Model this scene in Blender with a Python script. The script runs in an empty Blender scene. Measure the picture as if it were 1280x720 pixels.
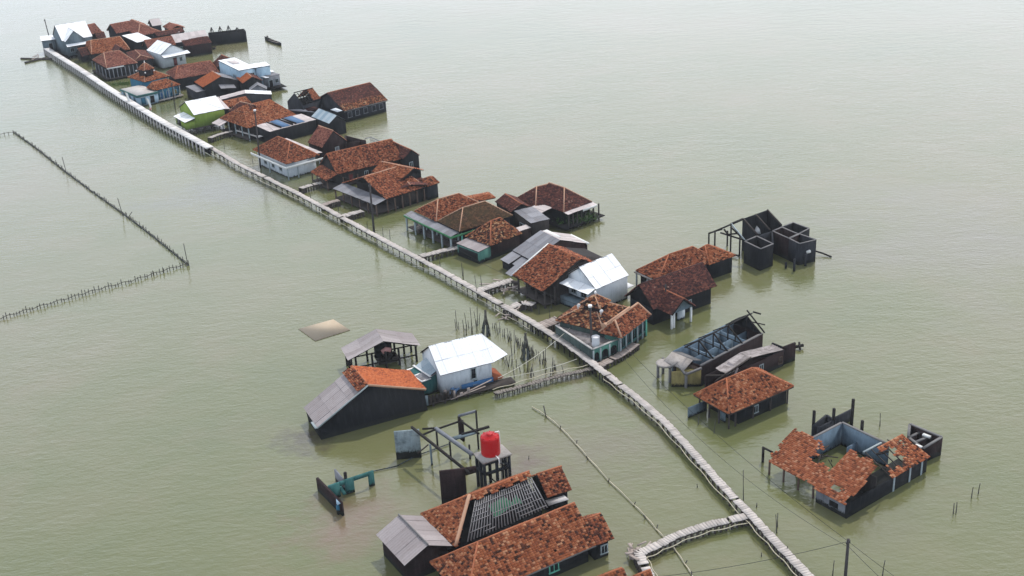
import bpy, math, random
import numpy as np
from mathutils import Matrix, Vector
random.seed(7); RNG = np.random.default_rng(7)
S = bpy.context.scene
COL = S.collection
R = math.radians

# ------------------------------------------------------------------ camera
CAMH, F, PITCH, ROLL = 60.0, 1500.0, R(24), R(3)
_fw = np.array([0, math.cos(PITCH), -math.sin(PITCH)]); _r = np.array([1., 0, 0]); _d = np.array([0, -math.sin(PITCH), -math.cos(PITCH)])
CR = math.cos(ROLL)*_r + math.sin(ROLL)*_d; CD = -math.sin(ROLL)*_r + math.cos(ROLL)*_d
CO = np.array([0, 0, CAMH])
cd = bpy.data.cameras.new('camera'); cam = bpy.data.objects.new('camera', cd); COL.objects.link(cam)
cd.sensor_width = 36; cd.lens = F/1280*36; cd.clip_start = 1; cd.clip_end = 20000
M = Matrix.Identity(4)
for i in range(3):
    M[i][0] = CR[i]; M[i][1] = -CD[i]; M[i][2] = -_fw[i]; M[i][3] = CO[i]
cam.matrix_world = M; S.camera = cam

def ray(p): return CR*(p[0]-640)/F + CD*(p[1]-360)/F + _fw
def P(p, z=0.0):
    """point of the place at height z seen in direction p"""
    r = ray(p); return CO + r*((CAMH-z)/-r[2])
CROPS = dict(A=(20,10,7.111),B=(180,10,7.111),C=(140,80,6.4),D=(300,90,4.923),E=(380,150,4.8),F=(490,210,4.737),G=(610,270,4.0),
 H=(0,150,2.667),I=(350,390,4.0),J=(380,500,4.5),K=(450,560,3.765),L=(640,360,6.4),M=(870,250,6.732),N=(800,380,4.236),O=(940,490,4.236),
 P=(780,560,3.765),a=(20,10,12.8),b=(100,15,12.8),c=(180,15,12.8),d=(90,50,12.8),e=(150,70,12.8),g=(240,60,10.667),h=(270,100,9.846),
 t=(540,500,8.0),s=(560,385,8.0),w=(500,390,8.0),v=(410,400,8.0),r=(560,320,8.0),m=(680,360,8.0),n=(815,385,8.0),k=(380,570,8.0),q=(720,630,8.0))
def Q(k, x, y):
    o = CROPS[k]; return (o[0]+x/o[2], o[1]+y/o[2])

# ------------------------------------------------------------------ materials
MATS = {}
def newmat(name):
    m = bpy.data.materials.new(name); m.use_nodes = True; nt = m.node_tree; nt.nodes.clear()
    o = nt.nodes.new('ShaderNodeOutputMaterial'); b = nt.nodes.new('ShaderNodeBsdfPrincipled'); nt.links.new(b.outputs[0], o.inputs[0])
    b.inputs['Specular IOR Level'].default_value = .15
    MATS[name] = m; return m, nt, b
def nd(nt, t, **kw):
    n = nt.nodes.new(t)
    for k, v in kw.items():
        if k in n.inputs: n.inputs[k].default_value = v
        else: setattr(n, k, v)
    return n
def ramp(nt, fac, stops):
    n = nt.nodes.new('ShaderNodeValToRGB'); cr = n.color_ramp
    while len(cr.elements) > 1: cr.elements.remove(cr.elements[0])
    cr.elements[0].position = stops[0][0]; cr.elements[0].color = (*stops[0][1], 1)
    for p, c in stops[1:]:
        e = cr.elements.new(p); e.color = (*c, 1)
    if fac is not None: nt.links.new(fac, n.inputs[0])
    return n.outputs[0]
def mix(nt, fac, a, b, mode='MIX'):
    n = nt.nodes.new('ShaderNodeMix'); n.data_type = 'RGBA'; n.blend_type = mode
    for i, v in ((0, fac), (6, a), (7, b)):
        if hasattr(v, 'default_value') or hasattr(v, 'is_output'): nt.links.new(v, n.inputs[i])
        else: n.inputs[i].default_value = v if i == 0 else (*v, 1)
    return n.outputs[2]
def math_(nt, op, a, b=0.0, c=None, clamp=False):
    n = nt.nodes.new('ShaderNodeMath'); n.operation = op; n.use_clamp = clamp
    for i, v in enumerate((a, b) if c is None else (a, b, c)):
        if hasattr(v, 'is_output'): nt.links.new(v, n.inputs[i])
        else: n.inputs[i].default_value = v
    return n.outputs[0]
def noise(nt, scale, detail=4, rough=.6, vec=None, coord='Object', dim='3D'):
    if vec is None:
        tc = nt.nodes.new('ShaderNodeTexCoord'); vec = tc.outputs[coord]
    n = nt.nodes.new('ShaderNodeTexNoise'); n.inputs['Scale'].default_value = scale; n.inputs['Detail'].default_value = detail; n.inputs['Roughness'].default_value = rough
    nt.links.new(vec, n.inputs['Vector']); return n.outputs[0]
def bump(nt, b, h, dist=.05, st=.6):
    n = nt.nodes.new('ShaderNodeBump'); n.inputs['Distance'].default_value = dist; n.inputs['Strength'].default_value = st
    nt.links.new(h, n.inputs['Height']); nt.links.new(n.outputs[0], b.inputs['Normal'])
def worldz(nt):
    g = nt.nodes.new('ShaderNodeNewGeometry'); s = nt.nodes.new('ShaderNodeSeparateXYZ'); nt.links.new(g.outputs['Position'], s.inputs[0]); return s.outputs[2]
def attr(nt):
    n = nt.nodes.new('ShaderNodeAttribute'); n.attribute_name = 'tint'; return n.outputs['Fac']

def tile_mat(name, stops, spread=.75, moss=0.0, rough=.85):
    m, nt, b = newmat(name)
    a = attr(nt); n1 = noise(nt, .55, 3, .6); n2 = noise(nt, 2.3, 2, .6)
    v = math_(nt, 'MULTIPLY', a, spread)
    v = math_(nt, 'ADD', v, math_(nt, 'MULTIPLY', math_(nt, 'SUBTRACT', n1, .5), .55))
    v = math_(nt, 'ADD', v, math_(nt, 'MULTIPLY', math_(nt, 'SUBTRACT', n2, .5), .25))
    v = math_(nt, 'ADD', v, (1-spread)/2, clamp=True)
    c = ramp(nt, v, stops)
    fine = noise(nt, 14, 3, .7)
    c = mix(nt, math_(nt, 'MULTIPLY', math_(nt, 'SUBTRACT', fine, .35, clamp=True), .9, clamp=True), c, (.03, .022, .018))
    if moss: 
        g = noise(nt, .9, 4, .65)
        c = mix(nt, math_(nt, 'MULTIPLY', math_(nt, 'SUBTRACT', g, .42, clamp=True), moss*4, clamp=True), c, (.075, .065, .03))
    nt.links.new(c, b.inputs['Base Color']); b.inputs['Roughness'].default_value = rough
    return m
K_ = [(.0,(.035,.016,.012)),(.18,(.085,.029,.018)),(.38,(.2,.057,.028)),(.6,(.31,.087,.037)),(.82,(.36,.12,.055)),(1,(.46,.21,.11))]
tile_mat('tile_orange', [(0,(.045,.02,.014)),(.13,(.12,.037,.02)),(.28,(.25,.07,.029)),(.6,(.34,.1,.04)),(.84,(.41,.14,.06)),(1,(.53,.25,.13))], 1.0)
tile_mat('tile_fresh', [(0,(.12,.038,.022)),(.3,(.34,.085,.033)),(.6,(.46,.12,.04)),(1,(.52,.18,.075))], .6)
tile_mat('tile_red', K_, .95)
tile_mat('tile_spotty', [(0,(.022,.014,.012)),(.25,(.055,.024,.017)),(.5,(.16,.05,.025)),(.75,(.33,.11,.048)),(.93,(.46,.22,.1)),(1,(.52,.33,.18))], 1.0)
tile_mat('tile_brown', [(0,(.03,.019,.019)),(.4,(.085,.031,.026)),(.7,(.15,.05,.037)),(.93,(.23,.082,.052)),(1,(.42,.27,.2))], .8)
tile_mat('tile_olive', [(0,(.035,.022,.014)),(.4,(.09,.048,.026)),(.75,(.16,.08,.04)),(1,(.26,.14,.07))], .6, .5)
tile_mat('tile_even', [(0,(.13,.042,.022)),(.2,(.27,.08,.035)),(.7,(.39,.12,.052)),(.9,(.45,.165,.08)),(1,(.52,.26,.15))], 1.0)
tile_mat('tile_pink', [(0,(.06,.026,.022)),(.3,(.19,.065,.045)),(.6,(.31,.105,.07)),(1,(.46,.22,.15))])

def sheet_mat(name, c1, c2, rust=(.16,.07,.04), rustamt=.3, rough=.55, metal=0.0):
    m, nt, b = newmat(name)
    a = attr(nt); c = mix(nt, a, c1, c2)
    n = noise(nt, 1.4, 5, .7)
    f = math_(nt, 'MULTIPLY', math_(nt, 'SUBTRACT', n, .62-.25*rustamt, clamp=True), 4.0*rustamt, clamp=True)
    c = mix(nt, f, c, rust)
    n2 = noise(nt, 6, 4, .7)
    c = mix(nt, math_(nt, 'MULTIPLY', math_(nt, 'SUBTRACT', n2, .4, clamp=True), .8, clamp=True), c, tuple(x*.55 for x in c1))
    nt.links.new(c, b.inputs['Base Color']); b.inputs['Roughness'].default_value = rough; b.inputs['Metallic'].default_value = metal
    return m
sheet_mat('zinc_white', (.72,.73,.75), (.82,.83,.84), (.42,.36,.31), .1, .5)
sheet_mat('zinc_pink', (.42,.37,.36), (.54,.48,.47), (.34,.22,.17), .35, .6)
sheet_mat('asbestos', (.25,.22,.22), (.33,.295,.295), (.17,.12,.11), .4, .8)
sheet_mat('zinc_grey', (.15,.15,.165), (.25,.25,.27), (.13,.085,.065), .45, .55)
sheet_mat('zinc_blue', (.16,.24,.3), (.4,.45,.48), (.12,.1,.09), .3, .5)
sheet_mat('thatch', (.24,.215,.21), (.4,.36,.35), (.06,.045,.04), .75, .95)

def wall_mat(name, c, dirt=.4, brick=False, band=.55):
    m, nt, b = newmat(name)
    n = noise(nt, .8, 5, .7); n2 = noise(nt, 5, 4, .7)
    dk = tuple(x*.35 for x in c)
    if brick:
        tc = nt.nodes.new('ShaderNodeTexCoord'); mp = nt.nodes.new('ShaderNodeMapping')
        br = nd(nt, 'ShaderNodeTexBrick', Scale=1.0); br.inputs['Brick Width'].default_value = .5; br.inputs['Row Height'].default_value = .17; br.inputs['Mortar Size'].default_value = .015
        sp = nt.nodes.new('ShaderNodeSeparateXYZ'); cb = nt.nodes.new('ShaderNodeCombineXYZ')
        nt.links.new(tc.outputs['Object'], sp.inputs[0]); nt.links.new(math_(nt, 'ADD', sp.outputs[0], sp.outputs[1]), cb.inputs[0]); nt.links.new(sp.outputs[2], cb.inputs[1])
        nt.links.new(cb.outputs[0], br.inputs['Vector'])
        br.inputs['Color1'].default_value = (*c, 1); br.inputs['Color2'].default_value = (*tuple(x*.6 for x in c), 1); br.inputs['Mortar'].default_value = (*tuple(x*1.4 for x in c), 1)
        base = br.outputs[0]
    else: base = mix(nt, n2, c, tuple(x*.82 for x in c))
    col = mix(nt, math_(nt, 'MULTIPLY', math_(nt, 'SUBTRACT', n, .45, clamp=True), dirt*6, clamp=True), base, dk)
    tc2 = nt.nodes.new('ShaderNodeTexCoord'); mp2 = nt.nodes.new('ShaderNodeMapping'); mp2.inputs['Scale'].default_value = (2.6,2.6,.35); nt.links.new(tc2.outputs['Object'], mp2.inputs[0])
    st = noise(nt, 1.6, 5, .7, mp2.outputs[0])
    pale = tuple(min(.8, x*1.5+(.012 if max(c) < .1 else .03)) for x in c)
    col = mix(nt, math_(nt, 'MULTIPLY', math_(nt, 'SUBTRACT', st, .5, clamp=True), 3.2 if max(c) < .1 else 1.2, clamp=True), col, pale)
    col = mix(nt, math_(nt, 'MULTIPLY', math_(nt, 'SUBTRACT', .42, st, clamp=True), 4.0, clamp=True), col, dk)
    z = worldz(nt)
    f = math_(nt, 'SUBTRACT', band, z); f = math_(nt, 'ADD', f, math_(nt, 'MULTIPLY', math_(nt, 'SUBTRACT', n2, .5), .8))
    f = math_(nt, 'MULTIPLY', f, 5.0, clamp=True)
    col = mix(nt, f, col, (.012, .013, .012))
    nt.links.new(col, b.inputs['Base Color']); b.inputs['Roughness'].default_value = .85
    bump(nt, b, n2, .02, .5)
    return m
wall_mat('wall_black', (.0065,.0075,.0095), .3)
wall_mat('wall_brick', (.017,.0085,.009), .5, True)
wall_mat('wall_darkgrey', (.02,.022,.028), .4)
wall_mat('wall_white', (.5,.54,.58), .12, band=.3)
wall_mat('wall_paleblue', (.3,.42,.52), .2, band=.3)
wall_mat('wall_grey', (.17,.18,.2), .35)
wall_mat('wall_lime', (.19,.27,.045), .1, band=.3)
wall_mat('wall_teal', (.07,.19,.155), .35)
wall_mat('wall_sage', (.05,.072,.068), .35)
wall_mat('wall_aqua', (.035,.125,.12), .35, band=.35)
wall_mat('wall_blue', (.03,.14,.22), .2)
wall_mat('wall_greyblue', (.12,.16,.185), .35, band=.3)
wall_mat('wall_weathered', (.2,.245,.26), .8, band=.9)
wall_mat('wall_innerblue', (.125,.18,.235), .3, band=.3)
wall_mat('wall_yellow', (.24,.2,.08), .35, band=.4)
wall_mat('wall_timber', (.026,.022,.021), .4)
wall_mat('concrete', (.33,.3,.28), .35, band=.15)
wall_mat('concrete_pale', (.5,.47,.45), .2, band=.1)

def simple(name, c, rough=.8, var=.4, sc=6, metal=0, tint=False, band=None):
    m, nt, b = newmat(name)
    n = noise(nt, sc, 4, .7)
    col = mix(nt, n, tuple(min(1, x*(1+var)) for x in c), tuple(x*(1-var) for x in c))
    if tint:
        a = attr(nt); col = mix(nt, math_(nt, 'MULTIPLY', a, .6), col, tuple(x*.5 for x in c))
    nt.links.new(col, b.inputs['Base Color']); b.inputs['Roughness'].default_value = rough; b.inputs['Metallic'].default_value = metal
    return m
simple('plank', (.48,.435,.405), .85, .22, 3, tint=True)
simple('plank_old', (.36,.3,.27), .9, .35, 3, tint=True)
simple('deck_concrete', (.7,.67,.65), .85, .15, 3, tint=True)
simple('plank_grey', (.2,.175,.155), .9, .35, 3, tint=True)
simple('wood', (.05,.042,.038), .9, .4, 5)
simple('wood_dark', (.018,.016,.015), .9, .4, 5)
simple('bamboo', (.42,.38,.28), .7, .25, 4)
simple('batten', (.2,.195,.2), .8, .35, 4)
simple('stake', (.075,.07,.06), .95, .4, 8)
simple('net', (.06,.07,.07), .95, .5, 3)
simple('ridge', (.3,.105,.052), .85, .35, 4)
simple('ridge_pale', (.4,.24,.16), .85, .25, 4)
simple('fascia_white', (.62,.62,.6), .7, .2, 4)
simple('fascia_green', (.06,.2,.09), .7, .3, 4)
simple('fascia_grey', (.14,.135,.135), .8, .3, 4)
simple('frame_pale', (.26,.3,.31), .7, .2, 5)
simple('frame_green', (.12,.4,.3), .7, .2, 5)
simple('frame_wood', (.09,.06,.045), .8, .3, 5)
simple('door_maroon', (.13,.03,.03), .7, .3, 5)
simple('door_blue', (.04,.12,.25), .7, .3, 5)
simple('pole', (.05,.045,.045), .8, .3, 5)
simple('cable', (.03,.03,.03), .8, .1, 5)
simple('rope_pale', (.5,.48,.4), .8, .1, 5)
simple('tank_red', (.38,.012,.014), .3, .08, 2)
simple('pipe_white', (.75,.73,.72), .5, .08, 4)
simple('tank_pale', (.6,.6,.62), .5, .15, 4)
simple('mud', (.42,.34,.25), .9, .06, 9)
simple('cloth_pink', (.55,.28,.26), .9, .2, 6)
simple('cloth_green', (.08,.28,.16), .9, .2, 6)
simple('cloth_blue', (.09,.16,.27), .9, .2, 6)
simple('cloth_white', (.7,.7,.7), .9, .15, 6)
simple('skin', (.25,.13,.08), .7, .1, 4)
simple('leaf', (.06,.12,.03), .8, .4, 5)
m, nt, b = newmat('pane'); b.inputs['Base Color'].default_value = (.012,.014,.017,1); b.inputs['Roughness'].default_value = .25
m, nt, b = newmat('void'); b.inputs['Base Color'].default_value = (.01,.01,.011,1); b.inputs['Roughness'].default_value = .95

# ------------------------------------------------------------------ mesh collector
class MB:
    def __init__(s): s.v = []; s.n = 0; s.q = []; s.t = []; s.qa = []; s.ta = []; s.qm = []; s.tm = []
    def add(s, V, Q4=None, T3=None, ta=None, tt=None, mi=0):
        V = np.asarray(V, float).reshape(-1, 3)
        if Q4 is not None and len(Q4):
            q = np.asarray(Q4, int).reshape(-1, 4); s.q.append(q+s.n); s.qa.append(np.full(len(q), random.random()) if ta is None else np.asarray(ta, float)); s.qm.append(np.full(len(q), mi))
        if T3 is not None and len(T3):
            t = np.asarray(T3, int).reshape(-1, 3); s.t.append(t+s.n); s.ta.append(np.full(len(t), random.random()) if tt is None else np.asarray(tt, float)); s.tm.append(np.full(len(t), mi))
        s.v.append(V); s.n += len(V)
    def hexa(s, b, t, mi=0, tint=None):
        """eight corners: four below, four above, same order"""
        ta = None if tint is None else np.full(6, tint)
        s.add(np.array(list(b)+list(t)), [(3,2,1,0),(4,5,6,7),(0,1,5,4),(1,2,6,5),(2,3,7,6),(3,0,4,7)], ta=ta, mi=mi)
    def box(s, fr, x0, x1, y0, y1, z0, z1, mi=0, tint=None):
        s.hexa([fr.pt(x0,y0,z0), fr.pt(x1,y0,z0), fr.pt(x1,y1,z0), fr.pt(x0,y1,z0)], [fr.pt(x0,y0,z1), fr.pt(x1,y0,z1), fr.pt(x1,y1,z1), fr.pt(x0,y1,z1)], mi, tint)
    def beam(s, p, q, w=.12, h=None, mi=0, tint=None):
        p = np.asarray(p, float); q = np.asarray(q, float); h = h or w
        d = q-p; L = np.linalg.norm(d); d /= max(L, 1e-6)
        a = np.cross(d, [0,0,1]); 
        if np.linalg.norm(a) < .05: a = np.cross(d, [1,0,0])
        a /= np.linalg.norm(a); c = np.cross(a, d)
        o = [-a*w/2-c*h/2, a*w/2-c*h/2, a*w/2+c*h/2, -a*w/2+c*h/2]
        s.hexa([p+k for k in o], [q+k for k in o], mi, tint)
    def tube(s, pts, r=.05, n=6, mi=0, r2=None, cap=True):
        pts = [np.asarray(p, float) for p in pts]; m = len(pts); V = []
        for i, p in enumerate(pts):
            d = pts[min(i+1, m-1)]-pts[max(i-1, 0)]; d /= max(np.linalg.norm(d), 1e-6)
            a = np.cross(d, [0,0,1]); 
            if np.linalg.norm(a) < .05: a = np.cross(d, [1,0,0])
            a /= np.linalg.norm(a); c = np.cross(a, d); rr = r if r2 is None else r+(r2-r)*i/(m-1)
            for k in range(n):
                t = 2*math.pi*k/n; V.append(p+rr*(a*math.cos(t)+c*math.sin(t)))
        q = [(i*n+k, i*n+(k+1)%n, (i+1)*n+(k+1)%n, (i+1)*n+k) for i in range(m-1) for k in range(n)]
        V += [pts[0], pts[-1]]; c0, c1 = len(V)-2, len(V)-1
        t3 = [(c0, (k+1)%n, k) for k in range(n)]+[(c1, (m-1)*n+k, (m-1)*n+(k+1)%n) for k in range(n)] if cap else None
        s.add(V, q, t3, mi=mi)
    def build(s, name, mats, parent=None, label=None):
        me = bpy.data.meshes.new(name); V = np.concatenate(s.v) if s.v else np.zeros((0,3))
        if parent is not None:
            iv = INV[parent.name]
            V = V@iv[:3,:3].T+iv[:3,3]
        q = np.concatenate(s.q) if s.q else np.zeros((0,4), int); t = np.concatenate(s.t) if s.t else np.zeros((0,3), int)
        nl = 4*len(q)+3*len(t); me.vertices.add(len(V)); me.vertices.foreach_set('co', V.astype(np.float32).ravel())
        me.loops.add(nl); me.loops.foreach_set('vertex_index', np.concatenate([q.ravel(), t.ravel()]).astype(np.int32))
        me.polygons.add(len(q)+len(t))
        ls = np.concatenate([np.arange(len(q))*4, 4*len(q)+np.arange(len(t))*3]); me.polygons.foreach_set('loop_start', ls.astype(np.int32))
        me.polygons.foreach_set('material_index', np.concatenate([np.concatenate(s.qm) if s.q else np.zeros(0,int), np.concatenate(s.tm) if s.t else np.zeros(0,int)]).astype(np.int32))
        me.update(calc_edges=True)
        at = me.attributes.new('tint', 'FLOAT', 'FACE')
        at.data.foreach_set('value', np.concatenate([np.concatenate(s.qa) if s.q else np.zeros(0), np.concatenate(s.ta) if s.t else np.zeros(0)]).astype(np.float32))
        if isinstance(mats, str): mats = [mats]
        for k in mats: me.materials.append(MATS[k])
        o = bpy.data.objects.new(name, me); COL.objects.link(o)
        if parent is not None: o.parent = parent
        if label: o['label'] = label
        return o
INV = {}
def sub(name, mb, mats, parent_part, root, label=None):
    """a sub-part: geometry given in world coordinates, parent_part sits at its thing's origin"""
    o = mb.build(name, mats, root, label); o.parent = parent_part; return o

class Frame:
    def __init__(s, o, u, v=None, w=None):
        s.o = np.asarray(o, float); s.u = np.asarray(u, float)/np.linalg.norm(u)
        s.w = np.array([0,0,1.]) if w is None else np.asarray(w, float)
        s.v = np.cross(s.w, s.u) if v is None else v
    def pt(s, x, y, z): return s.o+s.u*x+s.v*y+s.w*z
def thing(name, label, cat, fr=None, loc=None, group=None):
    o = bpy.data.objects.new(name, None); COL.objects.link(o); o.empty_display_size = .5
    if fr is not None:
        M = np.eye(4); M[:3,0] = fr.u; M[:3,1] = fr.v; M[:3,2] = fr.w; M[:3,3] = fr.o
    else:
        M = np.eye(4); M[:3,3] = loc
    o.matrix_world = Matrix(M.tolist()); INV[o.name] = np.linalg.inv(M)
    o['label'] = label; o['category'] = cat
    if group: o['group'] = group
    return o
def tag(o, label, cat, group=None):
    o['label'] = label; o['category'] = cat
    if group: o['group'] = group
    return o
def rebase(o, loc):
    """move a single-mesh thing's origin to its base"""
    o.data.transform(Matrix.Translation(-Vector(loc))); o.location = loc; return o

# ------------------------------------------------------------------ roofs
def face_frame(p0, p1, p2, p3):
    p0, p1, p2, p3 = [np.asarray(p, float) for p in (p0, p1, p2, p3)]
    s = p1-p0; L = np.linalg.norm(s); s /= L
    up = (p2+p3)/2-(p0+p1)/2; n = np.cross(s, up); n /= np.linalg.norm(n)
    if n[2] < 0: n = -n
    t = np.cross(n, s); 
    if t@up < 0: t = -t
    return p0, s, t, n, L, (p2-p0)@s, (p3-p0)@s, ((p2-p0)@t+(p3-p0)@t)/2
def tiles(mb, p0, p1, p2, p3, mask=None, miss=.004, tw=.24, th=.185, under=True, mess=1.0):
    o, s, t, n, L, s2, s3, T = face_frame(p0, p1, p2, p3)
    rows = max(1, int(round(T/th))); th = T/rows
    lo = min(0, s3); hi = max(L, s2)
    js = np.arange(int(lo/tw)-1, int(hi/tw)+2); kk = np.arange(rows)
    J, K = np.meshgrid(js, kk); J = J.ravel(); K = K.ravel()
    tc = (K+.5)*th; sc = (J+.5)*tw
    sl = s3*tc/T; sr = L+(s2-L)*tc/T
    keep = (sc > sl-.1*tw) & (sc < sr+.1*tw) & (RNG.random(len(J)) > miss)
    if mask is not None: keep &= np.array([mask(a/L, b_/T) for a, b_ in zip(sc, tc)], bool)
    J, K, sc, tc = J[keep], K[keep], sc[keep], tc[keep]; m = len(J)
    wob = .03*mess*(np.sin(sc*.9+o[0])+np.sin(tc*1.3+sc*.4))
    sc = sc+RNG.normal(0, .012*mess, m); lift = .045+wob+np.abs(RNG.normal(0, .012*mess, m)); tb = K*th-.03+RNG.normal(0, .012*mess, m); tt_ = (K+1)*th
    tw2 = tw*.52; tilt = RNG.normal(0, .012*mess, m)
    V = np.zeros((m, 9, 3))
    for i, (a, h) in enumerate(((-1, 0), (.1, .065), (1, .0))):
        base = o+np.outer(sc+a*tw2, s)
        hz = h+tilt*a
        V[:, i] = base+np.outer(tb, t)+np.outer(lift+.045+hz, n)
        V[:, i+3] = base+np.outer(tt_, t)+np.outer(lift-.015+hz, n)
        V[:, i+6] = base+np.outer(tb, t)+np.outer(lift-.03, n)
    f = np.array([(0,1,4,3),(1,2,5,4),(6,7,1,0),(7,8,2,1)])
    Qs = (f[None]+9*np.arange(m)[:, None, None]).reshape(-1, 4)
    r = np.repeat(RNG.random(m), 4)
    mb.add(V, Qs, ta=r)
    if under and mask is None:
        u = [np.asarray(p, float)-n*.03 for p in (p0, p1, p2, p3)]; l = [p-n*.05 for p in u]
        mb.hexa(l, u, 1)
    return o, s, t, n, L, T
def sheets(mb, p0, p1, p2, p3, sag=0.0, mask=None, per=.3, amp=.018, sw=.9, sh=1.9, over=True):
    p0, p1, p2, p3 = [np.asarray(p, float) for p in (p0, p1, p2, p3)]
    L = np.linalg.norm(p1-p0); T = np.linalg.norm((p2+p3-p0-p1)/2); n = np.cross(p1-p0, p3-p0); n /= np.linalg.norm(n)
    if n[2] < 0: n = -n
    nc = max(1, int(round(L/sw))); nr = max(1, int(round(T/sh))); k = max(4, int(sw/per*4))
    for i in range(nc):
        for j in range(nr):
            if mask is not None and not mask((i+.5)/nc, (j+.5)/nr): continue
            tint = random.random(); a0, a1 = i/nc, (i+1)/nc+.004; b0, b1 = j/nr-(.03 if j else 0), (j+1)/nr
            dz = .02*((i % 2))+random.uniform(-.012, .012); nb = 3; V = []
            for b_ in np.linspace(b0, b1, nb):
                for a in np.linspace(a0, a1, k+1):
                    p = (p0*(1-a)+p1*a)*(1-b_)+(p3*(1-a)+p2*a)*b_
                    h = amp*math.cos(2*math.pi*a*L/per)+dz-(b_-b0)/(b1-b0+1e-6)*.03
                    V.append(p+n*h-np.array([0,0,sag*math.sin(math.pi*min(max(a,0),1))*math.sin(math.pi*min(max(b_,0),1))]))
            W = k+1; Qs = [(x+y*W, x+1+y*W, x+1+(y+1)*W, x+(y+1)*W) for y in range(nb-1) for x in range(k)]
            mb.add(V, Qs, ta=np.full(len(Qs), tint))
    if over and mask is None:
        u = [p-n*.06-np.array([0,0,sag*.0]) for p in (p0, p1, p2, p3)]
        if sag == 0: mb.hexa([p-n*.04 for p in u], u, 1)

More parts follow.
